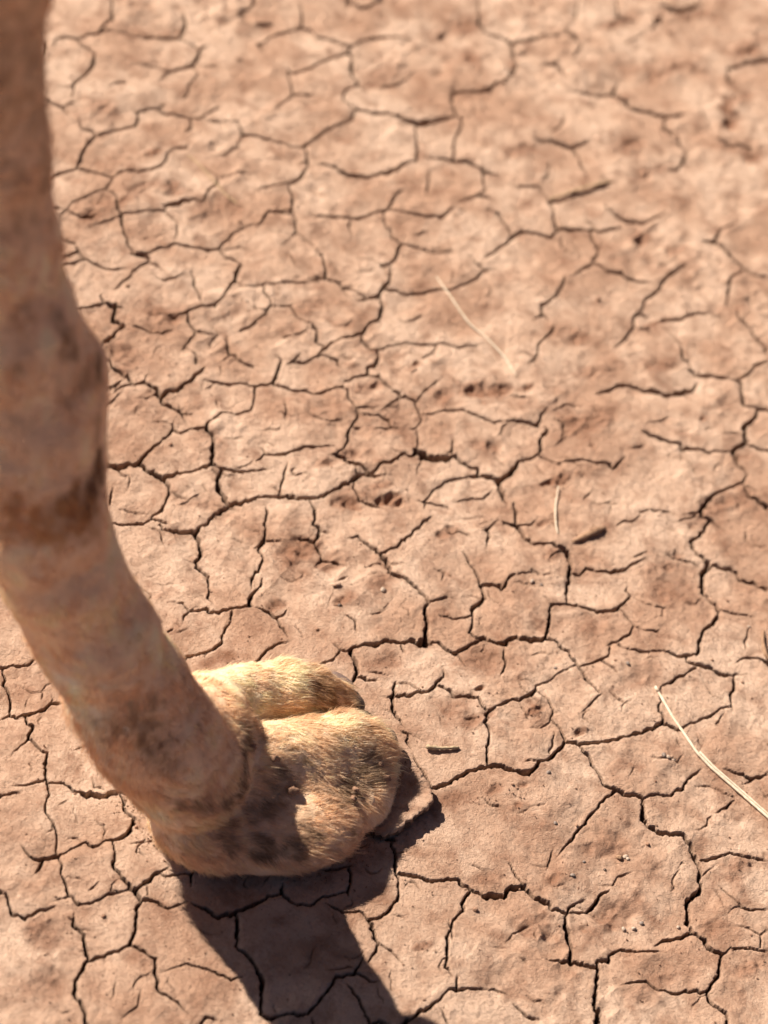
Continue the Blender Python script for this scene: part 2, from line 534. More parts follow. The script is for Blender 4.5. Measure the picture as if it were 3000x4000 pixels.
(1, 2): """10 75,-10 60,80,12 65,130,10 45,200,20 20,230,10 40,310,12 15,380,12 0,385
10 0,215 45,205
5 65,175 140,180 200,185,3
12 385,-5 380,80,12 420,110,12 410,140,12 375,175,14 300,158,5 260,160
5 420,110 490,118,4
6 385,185 430,260,10 435,295,10 540,320,6 590,340,3
4 435,295 380,350
6 600,165 660,150,7 710,200,10 760,230,10 800,280,14 850,325,18 870,395,16 950,430,10 1020,490,12 1090,545,12 1125,585,12 1090,635,16 1105,700,16 1105,780,20 1115,830,36
8 810,275 850,250,8 920,235,8 940,190,14 1010,150,10 1085,60,12 1150,15,6
6 1125,585 1180,580,8 1230,555,6 1300,550,3
34 1115,840 1040,830,30 940,850,14 835,830,12 770,860,20 700,865,12 620,880,14 600,905,9 550,890,6 490,840,5
14 620,895 640,950,22 660,1010,14 655,1060,16 620,1110,12
8 660,1070 700,1080,18 800,1090,4
5 545,900 500,955,6 430,975,8 410,990,8
8 0,970 30,940,8 70,900,12 140,850,7 230,830,4
8 0,610,10 75,640,14 140,675,12 165,730,12 210,800,9
5 140,675 190,650,6 205,625
6 40,430 35,470,9 0,510,9
10 1125,830 1190,840,10 1230,890,9 1290,920,18 1350,885,14 1420,850,12 1470,820,12 1560,845,14 1620,860,20 1659,820,18
5 1310,930 1355,1010,6
5 1610,880 1605,930,8 1625,970,8 1600,1040 1575,1080,3
5 940,860 970,910
8 1345,255 1390,330,8 1430,400,10 1460,460,12 1485,540,12 1470,570,18 1400,625,18 1410,680,10 1400,740 1380,790,10 1440,820,8 1490,820,14
12 1465,470 1530,475,16 1600,495,18 1620,450,12 1659,420,12
6 1190,670 1290,690,10 1390,670,7
5 1575,40 1540,75,8 1500,120,12 1510,170,9 1490,240,4
8 1600,50 1659,75,9
5 1240,100 1250,130 1310,120 1400,160,6
10 905,1105 895,1190,12 885,1200,12 885,1260,16 910,1310,10 965,1390,8
4 910,1110 990,1105 1060,1150,4
9 885,1195 980,1185,12 1060,1165,12 1120,1165,10 1170,1130,14 1215,1070,7 1210,1020,4
12 1180,1130 1240,1165,12 1290,1200,16 1360,1205,12 1430,1220,10 1490,1300,9
10 1659,1230 1550,1275,9 1490,1320,14 1480,1380,12 1510,1460,10 1490,1550,9 1500,1640,8
6 940,1415 990,1430,10 980,1480,8 1010,1530,6
3 1000,1430 1130,1500
5 1010,1560 1060,1650
4 580,675 640,710,6 650,780,5
4 510,455 600,410,5
3 720,410 800,395
3 455,630 500,530
3 940,610 985,640 1000,690
3 820,1190 875,1190""",
(2, 2): """14 0,75 40,75,18 60,120,18 100,180,12 150,205,7 240,205,10 330,240,16 370,265,26 375,350,20 370,440,20 355,520,14 360,600,12
12 35,-5,16 25,75,10
8 60,75 130,75,8 170,30,5
7 375,400 440,405,7 480,365,10 560,380,12 640,385,16 740,355,12 810,320,10 880,290,5
4 770,295 880,250,5
5 980,250 1100,285,6 1190,305,5 1240,330,3
14 360,600 450,610,12 560,640,12 650,645,16 720,610,12 770,545,8 740,515,5 755,465,3
4 800,560 870,605 980,625,5 1020,625,3
3 980,625 975,680 930,695
6 690,625 740,675,7 790,740,7 760,800,10 690,840,9 610,865,6
5 790,745 860,780 930,785,6 955,770,4
6 640,870 620,935,8 570,950,8 500,985,7 435,1000,7
7 580,955 640,1010,8 675,1040,7
6 690,860 720,890 860,915,7 980,905,6 1050,940,9 1090,950,18 1130,940,12 1190,935,6
10 260,600 250,640,16 255,700,16 240,760,12 220,820,14
5 255,600 360,598
4 205,535 260,600
14 0,815 110,825,22 220,820,16 280,845,12 370,910,10 430,1000,12 460,1055,14 560,1180,8
6 580,1190 520,1240,7 450,1310,4
4 610,1145 680,1210,6 780,1260,3
4 420,990 300,1050,4 230,1105,4 160,1120,5 150,1170,14 100,1210,14 40,1240,12 0,1230,10
5 160,1180 230,1220,5 265,1300,5 250,1345,6 310,1420,10 345,1495,12
3 265,1300 310,1310
14 160,1659 250,1610,16 345,1500,16 430,1520,16
14 430,1520 560,1500,16 700,1465,14 870,1420,14 980,1375,14 1030,1400,10 1090,1415,12
8 430,1520 510,1610,12 530,1659,12
8 980,1375 980,1320,10 950,1290,10 960,1230,10 970,1130,6 1040,1105,9 1190,1020,9
5 1090,1410 1200,1350,9 1290,1320 1350,1280,6 1420,1270,6
10 1130,940 1150,990,12 1230,1010,14 1320,1040,12 1440,1080,10 1430,1150,12 1415,1200,12 1425,1300,6
5 1430,1060 1540,1060,3
5 1440,995 1500,945,9 1600,940,8 1650,965,18 1720,1000
14 1240,0 1285,30,12 1240,120,16 1180,165,18 1180,200,16 1260,285,12 1290,320,24 1250,380,22 1250,500,18 1330,580,12 1350,640,12 1320,710,16 1240,790,16 1210,840,16 1215,890,14 1190,940,10
12 1285,30 1400,100,5
6 1060,45 1200,5,8
10 1300,320 1400,340,14 1480,360,12 1500,400,12 1600,430,12 1700,475,14
7 1350,620 1450,645,7 1600,660,5
4 1240,540 1200,590 1110,575,3
5 670,90 720,50 800,40,5 840,0,5
5 0,420 60,405,7 130,395,4
4 120,375 180,410 280,400,3""",
(0, 3): """10 285,-20 295,0 305,100,10 320,180,6 290,250,5 295,300,6 350,380,7 370,460,7 365,540,5 400,640,7 395,700,8 450,820,10 510,880,12 570,880,7 700,825,8 800,805,6 850,790,12
8 310,100 410,100,8 500,165,10 560,175,22 680,175,24 770,150,18 810,165,14 880,215
10 775,105 770,150
8 780,160 805,220,10 800,270,10 865,320,7 910,340,4
16 865,335 850,400,20 770,460,14 730,470,10 690,470,9 600,530,12 550,490,9 440,540,9 370,575,18 270,590,16 190,580,9 130,500,7
12 280,590 235,680,14
6 80,125 170,120,8 290,80,6
10 -200,260 0,195 60,175,10 140,170,5
9 730,470 745,550,12 740,660,14 800,730,16 870,800,24 920,850,16 1030,880,9 1090,910,9 1220,860,9
18 870,800 990,715,22 1030,675,10 1100,640,5
6 1030,675 1070,705 1200,680,7 1240,690,14 1265,650,12
9 1240,690 1240,760,9
12 920,860 885,920,16 880,1050,14 840,1150,16 740,1190,14 570,1245,14 550,1110,16 545,1080 480,1020,12 480,940,10
14 560,1250 520,1330,18 490,1400,20 500,1490,16 545,1580,18 565,1720,18
10 850,1150 960,1220,12 1005,1240,12 1010,1430,14 1060,1480,12 1150,1530,8 1230,1620,5
5 1050,1330 1200,1270,6 1350,1310,7 1500,1370,12 1570,1355,9
10 -200,790 0,810 40,820,10 75,940,12 160,980,16 250,930,12 370,890,6
6 350,860 450,830,8
9 1240,870 1330,910,20 1410,965,20 1530,935,18 1659,880,16
14 1530,940 1540,1050,16 1530,1150,16 1610,1230,12 1659,1300,14
4 830,490 1050,460,6
10 1270,1700 1330,1620,12 1440,1640,5
5 780,1640 890,1550,6 920,1420,4""",
(1, 3): """16 0,880 80,830,14 170,815,16 270,885,14 370,880,10 430,840,10 500,820,9 600,795,7
14 170,815 175,740,14
12 0,1300 45,1400,20 30,1600,18 90,1635,16 180,1610,16 330,1610,14 420,1500,12 520,1360,14 640,1330,14 700,1220,9
10 360,1620 400,1720
10 450,880 560,935,9 700,935,9 730,990,12 850,940,12 930,820,12 925,720,9 915,680,12 895,640,12 910,560,14 880,480,12
12 730,990 755,1020,14 770,1110,16 800,1140,10 730,1260,14
7 810,1145 880,1190,9 960,1280,5
14 930,680 1030,700,14 1150,735,14 1280,720,12 1390,785,18 1500,825,22 1610,830,20 1659,770,18
14 1390,800 1345,870,14 1340,920,14 1280,990,9 1270,1050,6 1235,1100,14 1240,1200,12 1230,1290,14 1270,1360,7
10 1300,1350 1305,1435,14
14 900,1730 970,1659 1090,1570,16 1180,1510,16 1240,1445,14 1310,1435,14 1440,1430,9 1550,1425,7 1659,1470,6
8 1200,1560 1250,1659,7
8 590,1400 650,1470,9 740,1659,12
8 650,1330 750,1385,9 800,1380,5
10 600,650 620,710,12 600,780,12 600,820,10
10 420,655 500,655,10 630,630,12
16 740,1659 800,1645,18 880,1700
5 640,520 720,500
9 1070,0,6 1130,110,12 1140,150,20 1145,210,8
5 1060,120 1130,130
14 1150,125 1230,110,18 1370,30,18 1450,10,22 1510,0,20 1560,0,16 1659,35,16
14 690,415 790,425,20 880,460,20 900,470,12
3 1510,1160 1650,1160
5 880,950 960,965""",
(2, 3): """18 0,35 100,60,24 150,10,18 165,-5
8 530,-5 575,60,12 590,115,8 670,145,18 740,185,18 800,180,14 850,200,14
14 670,145 580,230,10 480,350,12 380,470,12 300,560,6
6 280,500 245,610,7 230,650,3
16 850,210 855,330,26 870,370,14 930,395,26 1040,415,16 1120,430,16 1175,510,18 1220,580,20 1225,690,22 1240,740,18 1220,790,22 1160,840,18 1155,980,22 1180,1050,16 1260,1090,20 1290,1150,16 1370,1190,14 1360,1270,16 1340,1350,22 1270,1430,14 1290,1500,14 1350,1560,9 1400,1590,16 1390,1700,14
6 850,200 930,170,7 1040,170,6 1060,140,12 1110,120,14 1150,60,12 1230,0,10
7 1240,575 1330,570,8 1420,540,7 1550,560,7 1700,600,6
6 1350,745 1400,800,7 1500,890,8 1570,910,7 1700,895,5
6 1380,1190 1430,1150,8 1550,1155,6 1700,1180,6
4 1460,1010 1540,1025 1620,1070,6 1620,1150,5
5 1620,1070 1690,1000
14 1180,1050 1090,1080,14 1000,1100,12 930,1140,6
20 0,785 80,770,22 140,840,12 210,860,22 270,915,14 355,940,14 355,1040,20 385,1150,16 390,1250,20 260,1245,8 220,1235,5
10 360,940 380,890,12 430,855,7 490,830,5
5 380,920 500,910,8 560,860,18 590,800,12 640,780,9
4 570,740 670,740,5 690,690,7 800,650,5
18 390,1250 480,1275,18 560,1295,16 560,1240,12 630,1240,16 650,1200,14 710,1160,12 820,1175,8 1010,1180,5
16 565,1295 555,1400,20 545,1520,18 580,1620,26 530,1700,30
4 700,1400 780,1380,6 880,1370,8 950,1420,8 1050,1445,12 1140,1430,12 1260,1440,12
6 -20,620 0,640 20,690,8 80,765,6
6 1370,0 1450,20,8 1560,70,14 1690,35,12
5 1560,75 1500,95,6
5 1450,195 1400,240,9 1330,275,6
4 1200,105 1270,100 1450,180,4
4 90,265 200,255
8 0,1510 100,1610,8 200,1630,7
3 1085,640 1110,605 1150,605
3 1590,90 1690,230""",
}

# hollows left by feet and rain: photo x, y, half width, half height, strength
HOLLOWS = [
(543,747,60,28,1),(681,753,42,28,1),(350,856,50,22,1.4),(386,802,50,24,.8),(844,814,75,30,1),(392,428,80,30,.7),(609,600,32,13,1.5),
(491,796,28,18,.8),(1500,290,60,30,.8),(1814,96,90,38,1.2),(1832,211,36,34,1.3),(2458,579,60,38,.8),(2518,916,36,24,1.5),
(2928,199,45,34,1.5),(2844,467,36,20,1.6),(2868,398,50,22,1.2),(2633,265,60,20,1.1),(2524,675,60,22,.9),(2663,965,50,20,1),
(2030,585,60,22,.8),(2946,609,40,22,1.1),(482,1374,48,30,.8),(548,1566,90,34,.7),(651,1253,80,30,.6),(512,1422,40,22,.8),
(1633,1410,26,13,2.2),(1860,1512,70,32,1.5),(1940,1514,44,26,2.0),(1530,1946,45,24,1.8),(1500,1892,48,18,1),(1434,1506,60,28,1),
(1277,1590,85,48,.5),(1361,1771,45,20,.9),(1265,1813,40,20,1.1),(1361,1958,42,25,1.5),(1916,1729,50,24,.9),(1542,1608,48,48,.5),
(1711,1548,70,34,.8),(2300,1446,60,18,.8),(2608,1410,60,28,.8),(2289,1651,95,46,1.0),(2747,1636,24,12,1.3),(2060,1506,30,18,1.6),
(2597,1241,40,12,1.6),(2813,1964,90,40,1),(2169,1870,70,13,2.2),(1162,2162,70,50,1.4),(1337,2350,40,20,1.2),(1090,2361,40,18,1.3),
(1741,2084,45,20,1.1),(1518,2579,60,32,.7),(1771,2771,110,58,1.0),(1874,2578,58,48,.6),(1843,2826,46,22,1.3),(1874,2699,26,11,1.5),
(1482,2271,60,50,.5),(2120,2036,40,18,1.2),(2169,2175,28,18,1.2),(2614,2205,50,28,1),(2078,2783,26,13,1.6),(2271,2862,28,16,1.1),
(2512,2639,70,40,.6),(2633,2277,95,60,.7),(2018,3145,24,17,1.8),(2036,3078,28,14,1.2),(2350,3301,85,42,.8),(2175,3434,30,28,1.2),
(2422,3560,100,48,1.2),(2783,3609,50,34,.9),(2940,3771,60,34,1),(2904,3373,90,40,.8),(2512,3874,110,45,.7),(1765,3120,70,38,1),
(1922,3090,46,18,1.3),(1651,3699,28,16,1.3),(1904,3422,60,24,.7),(1482,3494,50,34,.8),(169,3844,90,70,.7),(145,3633,70,60,.8),
(874,2573,45,22,1.6),(830,2585,30,16,1.4),(2080,3620,60,40,1),(2160,2450,70,40,.5),(2300,2440,80,46,.5),(1240,3700,60,40,.5),
(2260,1320,60,20,.8),(2400,90,70,16,1.0),(2700,60,60,14,1.0),(1240,1180,50,24,.6),(740,1960,60,26,.5),(1300,2180,60,36,.6)]

# ------------------------------------------------------------------ the ground: relief, cracks, plates
STEP = 4.05
xs = np.concatenate([np.arange(-1100, -12, 15.0), np.arange(0, 3001, STEP), np.arange(3015, 4100, 15.0)])
ys = np.concatenate([np.arange(-1200, -12, 17.0), np.arange(0, 4001, STEP), np.arange(4015, 5100, 15.0)])
PXG, PYG = np.meshgrid(xs, ys)
G0 = W(PXG, PYG, 0.0)
GX, GY = G0[..., 0], G0[..., 1]
ny, nx = GX.shape

Z = np.zeros_like(GX)
for wl, amp, sd in ((0.26, 0.0038, 1), (0.11, 0.0028, 2), (0.05, 0.0015, 3), (0.024, 0.00135, 4), (0.012, 0.00085, 5), (0.006, 0.00048, 6), (0.0031, 0.00024, 9)):
    Z += amp * noise2(GX, GY, wl, sd)
# soft ridges
rg = 1 - np.abs(noise2(GX + 0.006 * noise2(GX, GY, 0.03, 21), GY, 0.045, 20))
Z += 0.0016 * rg * rg
# hollows
stain = np.zeros_like(GX); rough = np.zeros_like(GX)
ca, sa = math.cos(math.radians(-14)), math.sin(math.radians(-14))
wobx = noise2(GX, GY, 0.02, 31) * 10; woby = noise2(GX, GY, 0.02, 32) * 7
hwob = noise2(GX, GY, 0.011, 33); hwob2 = noise2(GX, GY, 0.0055, 34)
for (hx, hy, ha, hb, hs) in HOLLOWS:
    i0, i1 = np.searchsorted(xs, [hx - 3 * ha - 30, hx + 3 * ha + 30]); j0, j1 = np.searchsorted(ys, [hy - 3 * ha - 30, hy + 3 * ha + 30])
    sl = (slice(j0, j1), slice(i0, i1))
    dx = PXG[sl] - hx + wobx[sl]; dy = PYG[sl] - hy + woby[sl]
    u = (dx * ca + dy * sa) / (ha * 1.15); v = (-dx * sa + dy * ca) / (hb * 1.15)
    r = np.sqrt(u * u + v * v) * (1 + 0.42 * hwob[sl] + 0.2 * hwob2[sl])
    g = 1 - sstep(0.15, 1.3, r)
    Z[sl] += -0.0021 * min(hs, 1.6) * g * min(1.0, 0.45 + hb / 40.0) * (0.75 + 0.5 * hwob2[sl])
    stain[sl] = np.maximum(stain[sl], (1 - sstep(0.3, 1.5, r)) * min(1.0, 0.35 + 0.45 * hs))
    rough[sl] = np.maximum(rough[sl], (1 - sstep(0.5, 1.3, r)) * hs)
rr = noise2(GX, GY, 0.0085, 41); rr2 = 1 - 2 * np.abs(noise2(GX, GY, 0.013, 42))
Z += np.minimum(rough, 1.8) * (0.0013 * rr + 0.0012 * rr2 + 0.0010 * noise2(GX, GY, 0.0045, 43))
# patches of crusty ground between the hollows
cr = sstep(0.15, 0.6, noise2(GX, GY, 0.085, 44))
Z += cr * (0.0010 * rr2 + 0.0007 * rr)

# the ground is level where the foot has pressed it
foot_c = W(1120, 3100)
fd = np.hypot(GX - foot_c[0], GY - foot_c[1])
Z -= (1 - sstep(0.10, 0.20, fd)) * (Z * 0.85)
carve = np.zeros_like(GX)       # depth of the cracks in metres
major = np.zeros_like(GX, bool)
raw_shade = np.zeros_like(GX)  # mask for the shade painted inside the cracks
edgew = 1 + 0.55 * noise2(GX, GY, 0.0030, 51) + 0.30 * noise2(GX, GY, 0.009, 52)


def ground_width(px, py, nxp, nyp, wpx):
    a = W(px - nxp * wpx / 2, py - nyp * wpx / 2); b = W(px + nxp * wpx / 2, py + nyp * wpx / 2)
    return float(np.hypot(*(a - b)[:2]))


def carve_line(pts, close=True, blur=1.0):
    """pts: list of (px, py, width px)"""
    P = []
    for (x0, y0, w0), (x1, y1, w1) in zip(pts[:-1], pts[1:]):
        L = math.hypot(x1 - x0, y1 - y0); n = max(1, int(L / 9))
        for k in range(n):
            t = k / n
            P.append([x0 + (x1 - x0) * t, y0 + (y1 - y0) * t, w0 + (w1 - w0) * t])
    P.append(list(pts[-1]))
    P = np.array(P, float)
    n = len(P)
    j = rng.normal(0, 1, (n, 2)); 
    if n > 4:
        j = 0.55 * j + 0.45 * np.roll(j, 1, 0)
    amp = 2.4 * np.clip(P[:, 2:3] / 5.0, 0.6, 1.5)
    j[0] = 0; j[-1] = 0
    P[:, :2] += j * amp * 1.15
    taper = max(pts[0][2], pts[-1][2])
    for k in range(n - 1):
        x0, y0, w0 = P[k]; x1, y1, w1 = P[k + 1]
        L = math.hypot(x1 - x0, y1 - y0)
        if L < 1e-6: continue
        mx, my = (x0 + x1) / 2, (y0 + y1) / 2
        wpx = (w0 + w1) / 2
        cell = STEP if (0 <= mx <= 3000 and 0 <= my <= 4000) else 15
        wid = ground_width(mx, my, -(y1 - y0) / L, (x1 - x0) / L, wpx)
        minw = ground_width(mx, my, -(y1 - y0) / L, (x1 - x0) / L, cell * 0.95)
        hw = max(wid, minw) / 2
        ratio = min(1.0, wid / minw)
        D = min(0.018, 0.0018 + 4.0 * wid) * ratio ** 0.8
        mar = max(26, wpx * 1.5 + 14) * (1 if cell < 10 else 2)
        i0, i1 = np.searchsorted(xs, [min(x0, x1) - mar, max(x0, x1) + mar]); j0, j1 = np.searchsorted(ys, [min(y0, y1) - mar, max(y0, y1) + mar])
        if i0 >= i1 or j0 >= j1: continue
        sl = (slice(j0, j1), slice(i0, i1))
        A = W(x0, y0); B = W(x1, y1)
        ax, ay, bx, by = A[0], A[1], B[0] - A[0], B[1] - A[1]
        X = GX[sl] - ax; Y = GY[sl] - ay
        t = np.clip((X * bx + Y * by) / (bx * bx + by * by + 1e-12), 0, 1)
        d = np.hypot(X - t * bx, Y - t * by)
        hwv = hw * edgew[sl]
        wall = max(0.00032, hw * 0.18)
        pr = D * (1 - sstep(0, 1, (d - hwv + wall) / (2 * wall)))
        pr += 0.0003 * ratio * (1 - sstep(hw, hw + 0.002, d))            # rounded shoulders
        carve[sl] = np.maximum(carve[sl], pr)
        raw_shade[sl] = np.maximum(raw_shade[sl], (1 - sstep(0, 1, (d - hwv * 0.9) / (wall * 1.5))) * ratio ** 0.8)
        if close and wpx >= 3.2:
            major[sl] |= d < hw + 0.0017


LINES = []
for (tc, tr), txt in CRACKS.items():
    for line in txt.split('\n'):
        tok = line.split()
        w = float(tok[0]); pts = []
        for s in tok[1:]:
            q = s.split(',')
            if len(q) > 2: w = float(q[2])
            x = tc * 1000 + float(q[0]) / 1.659; y = tr * 1000 + float(q[1]) / 1.659
            soft = 0.74 + 0.26 * min(1.0, max(0.0, (y - 300 - 0.28 * x) / 900.0))     # far cracks look wider for being out of focus
            pts.append((x, y, w / 1.659 * soft * (0.72 + 0.22 * min(1.0, w / 16.0) + 0.30 * min(1.0, max(0.0, (w - 18) / 14)))))
        LINES.append(pts)
allv = np.array([(p[0], p[1], k) for k, l in enumerate(LINES) for p in l])
for k, pts in enumerate(LINES):
    oth = allv[allv[:, 2] != k]
    for end in (0, -1):
        x, y, w = pts[end]
        # distance to the other cracks: a loose end runs out thin
        dmin = 1e9
        for l2, q in enumerate(LINES):
            if l2 == k: continue
            for (ax_, ay_, _), (bx_, by_, _) in zip(q[:-1], q[1:]):
                if abs(ax_ - x) > 300 or abs(ay_ - y) > 300: continue
                vx, vy = bx_ - ax_, by_ - ay_
                t = max(0, min(1, ((x - ax_) * vx + (y - ay_) * vy) / (vx * vx + vy * vy + 1e-9)))
                dmin = min(dmin, math.hypot(ax_ + t * vx - x, ay_ + t * vy - y))
        if dmin > 13:
            nb_ = pts[1] if end == 0 else pts[-2]
            f = min(0.6, 45 / (math.hypot(nb_[0] - x, nb_[1] - y) + 1e-6))
            mid_ = (x + (nb_[0] - x) * f, y + (nb_[1] - y) * f, w * 0.8 + nb_[2] * 0.2)
            pts[end] = (x, y, w * 0.12)
            pts.insert(1 if end == 0 else len(pts) - 1, mid_)
    carve_line(pts)

# hairlines too fine to follow one by one
for _ in range(230):
    x, y = random.uniform(100, 2950), random.uniform(900, 3950); a = random.uniform(0, 6.28)
    w = random.uniform(1.2, 2.2); q = [(x, y, w * 0.2)]
    for s_ in range(random.randint(2, 5)):
        a += random.gauss(0, 0.55); l_ = random.uniform(14, 34)
        x += math.cos(a) * l_; y += math.sin(a) * l_ * 0.75; q.append((x, y, w))
    q[-1] = (x, y, w * 0.1)
    carve_line(q, close=False)

# the ground outside the photograph goes on cracking: a jittered honeycomb
def hexv(i, j, k):
    r = np.random.default_rng((i * 7919 + j * 104729 + k * 31 + 5_000_003) % (2 ** 31))
    s = 0.052
    cx = s * math.sqrt(3) * (i + 0.5 * (j % 2)); cy = s * 1.5 * j
    ox, oy = ((0, s), (s * math.sqrt(3) / 2, s / 2))[k]
    jx, jy = r.uniform(-0.020, 0.020, 2)
    return cx + ox + jx - 0.9, cy + oy + jy + 0.3


def to_px(x, y):
    v = np.array([x, y, 0.0]) - CAM; d = v @ fwd
    return 1500 + FOC * (v @ RTV) / d, 2000 - FOC * (v @ UPV) / d


for jj in range(-1, 46):
    for ii in range(-2, 30):
        top = hexv(ii, jj, 0); rgt = hexv(ii, jj, 1)
        i2 = ii + (1 if jj % 2 else 0)
        ends = [(top, rgt), (top, hexv(ii - 1, jj, 1)), (rgt, hexv(i2, jj - 1, 0))]
        for a, b in ends:
            pa, pb = to_px(*a), to_px(*b)
            if not all(-1150 < p[0] < 4150 and -1250 < p[1] < 5150 for p in (pa, pb)): continue
            if any(-30 < p[0] < 3030 and -30 < p[1] < 4030 and not (p[0] < 190 and p[1] < 1900) for p in (pa, pb)): continue
            ww = random.choice((4, 6, 8, 10))
            q = [(pa[0] + (pb[0] - pa[0]) * t, pa[1] + (pb[1] - pa[1]) * t, ww) for t in (0, 0.33, 0.66, 1)]
            for k in (1, 2):
                q[k] = (q[k][0] + random.uniform(-22, 22), q[k][1] + random.uniform(-22, 22), ww)
            carve_line(q)

# plates: what the cracks cut off from each other
cs = 4
cny, cnx = ny // cs, nx // cs
blk = major[:cny * cs, :cnx * cs].reshape(cny, cs, cnx, cs).any(axis=(1, 3))
lab = np.zeros((cny, cnx), np.int32)
nl = 0; sizes = [0]
for j in range(cny):
    for i in range(cnx):
        if blk[j, i] or lab[j, i]: continue
        nl += 1; st = [(j, i)]; lab[j, i] = nl; cnt = 0
        while st:
            a, b = st.pop(); cnt += 1
            for c, d in ((a + 1, b), (a - 1, b), (a, b + 1), (a, b - 1)):
                if 0 <= c < cny and 0 <= d < cnx and not blk[c, d] and not lab[c, d]:
                    lab[c, d] = nl; st.append((c, d))
        sizes.append(cnt)
for k, s in enumerate(sizes):
    if s < 26: lab[lab == k] = 0
L = np.zeros((ny, nx), np.int32)
L[:cny * cs, :cnx * cs] = np.repeat(np.repeat(lab, cs, 0), cs, 1)
for it in range(160):
    if (L > 0).all(): break
    M = L.copy()
    for ax, sh in ((0, 1), (0, -1), (1, 1), (1, -1)):
        R_ = np.roll(L, sh, ax)
        if ax == 0: R_[0 if sh == 1 else -1, :] = 0
        else: R_[:, 0 if sh == 1 else -1] = 0
        M = np.where(M == 0, R_, M)
    L = M
ids = np.unique(L)
off = np.zeros(L.max() + 1); off[ids] = rng.uniform(-0.0011, 0.0011, len(ids))
O = off[L]
for ax in (0, 1):
    r = 5
    c = np.cumsum(np.concatenate([np.repeat(np.take(O, [0], ax), r + 1, ax), O, np.repeat(np.take(O, [-1], ax), r, ax)], ax), ax)
    O = (np.take(c, np.arange(2 * r + 1, c.shape[ax]), ax) - np.take(c, np.arange(0, c.shape[ax] - 2 * r - 1), ax)) / (2 * r + 1)
Z += O
Z -= carve
edge = np.minimum(np.minimum(np.arange(nx)[None, :], nx - 1 - np.arange(nx)[None, :]), np.minimum(np.arange(ny)[:, None], ny - 1 - np.arange(ny)[:, None]))
V = np.stack([GX, GY, Z], -1)
# smooth normals of the whole sheet, shared by the plates
e1 = np.gradient(V, axis=1); e2 = np.gradient(V, axis=0)
NR = np.cross(e2, e1); NR /= np.linalg.norm(NR, axis=-1, keepdims=True) + 1e-12
NR *= np.sign(NR[..., 2:3])
Vf = V.reshape(-1, 3); NRf = NR.reshape(-1, 3)
idx = np.arange(ny * nx).reshape(ny, nx)
Q = np.stack([idx[1:, :-1], idx[1:, 1:], idx[:-1, 1:], idx[:-1, :-1]], -1).reshape(-1, 4)
QL = L[:-1, :-1].ravel()
stf = stain.ravel(); rwf = np.clip(raw_shade, 0, 1).ravel()


def gz(px, py):
    i = int(np.clip(np.searchsorted(xs, px), 0, nx - 1)); j = int(np.clip(np.searchsorted(ys, py), 0, ny - 1))
    return float(Z[j, i])


def on_ground(px, py, lift=0.0):
    z = gz(px, py) + lift
    p = W(px, py, z)
    return np.array([p[0], p[1], z])


# the mud flat itself: a ring from the edge of the plates out to the horizon
loop = np.concatenate([idx[0, :-1], idx[:-1, -1], idx[-1, :0:-1], idx[:0:-1, 0]])
rim = Vf[loop].copy(); cen = np.array([0.0, 1.6, 0.0])
rings = [rim]
for fct in (1.04, 1.12, 1.3, 1.7, 2.6, 5, 12, 40, 160, 900):
    q = cen + (rim - cen) * fct
    q[:, 2] = rim[:, 2] * max(0, 1 - (fct - 1) * 3) + 0.004 * noise2(q[:, 0], q[:, 1], 0.15 * fct, 61) * (1 if fct < 3 else 0)
    rings.append(q)
RV = np.concatenate(rings); nlp = len(loop); RF = []
for k in range(len(rings) - 1):
    a = np.arange(nlp) + k * nlp; b = (np.arange(nlp) + 1) % nlp + k * nlp
    RF.append(np.stack([a, b, b + nlp, a + nlp], -1))
ground = mesh_np('cracked_ground', RV, np.concatenate(RF), MUD_FAR)
tag(ground, kind='structure')
order = np.argsort(QL, kind='stable'); sQ = Q[order]; sL = QL[order]
for l in ids:
    a, b = np.searchsorted(sL, [l, l + 1])
    if b <= a: continue
    q = sQ[a:b]; u, inv = np.unique(q, return_inverse=True)
    mesh_np('mud_plate', Vf[u], inv.reshape(-1, 4), MUD, parent=ground, attrs={'stain': stf[u], 'raw_shade': rwf[u]}, normals=NRf[u])
print('plates', len(ids), 'quads', len(Q))

# ------------------------------------------------------------------ the camel's leg and foot: one continuous surface
def smin(a, b, k):
    h = np.maximum(k - np.abs(a - b), 0) / k
    return np.minimum(a, b) - h * h * k * 0.25


def cone(P, a, b, ra, rb):
    a = np.asarray(a, np.float32); b = np.asarray(b, np.float32)
    ab = b - a; L2 = float(ab @ ab)
    t = np.clip(((P - a) @ ab) / L2, 0, 1)
    d = P - a - t[:, None] * ab
    return np.sqrt((d * d).sum(1)) - (ra + (rb - ra) * t)


def chain(P, pts, k=0.012):
    r = None
    for (a, ra), (b, rb) in zip(pts[:-1], pts[1:]):
        d = cone(P, a, b, ra, rb)
        r = d if r is None else smin(r, d, k)
    return r


def ell(P, c, axes, rad):
    """ellipsoid, axes = 3 unit rows"""
    q = (P - np.asarray(c, np.float32)) @ np.asarray(axes, np.float32).T
    rad = np.asarray(rad, np.float32)
    k0 = np.sqrt(((q / rad) ** 2).sum(1)); k1 = np.sqrt(((q / rad ** 2) ** 2).sum(1)) + 1e-9
    return k0 * (k0 - 1) / k1


def w3(px, py, z):
    return W(px, py, z).astype(np.float32)


ex = (W(1400, 3100) - W(700, 3100)); ex /= np.linalg.norm(ex)
ez = np.array([0, 0, 1.0]); ey = np.cross(ez, ex)
FA = np.stack([ex, ey, ez])

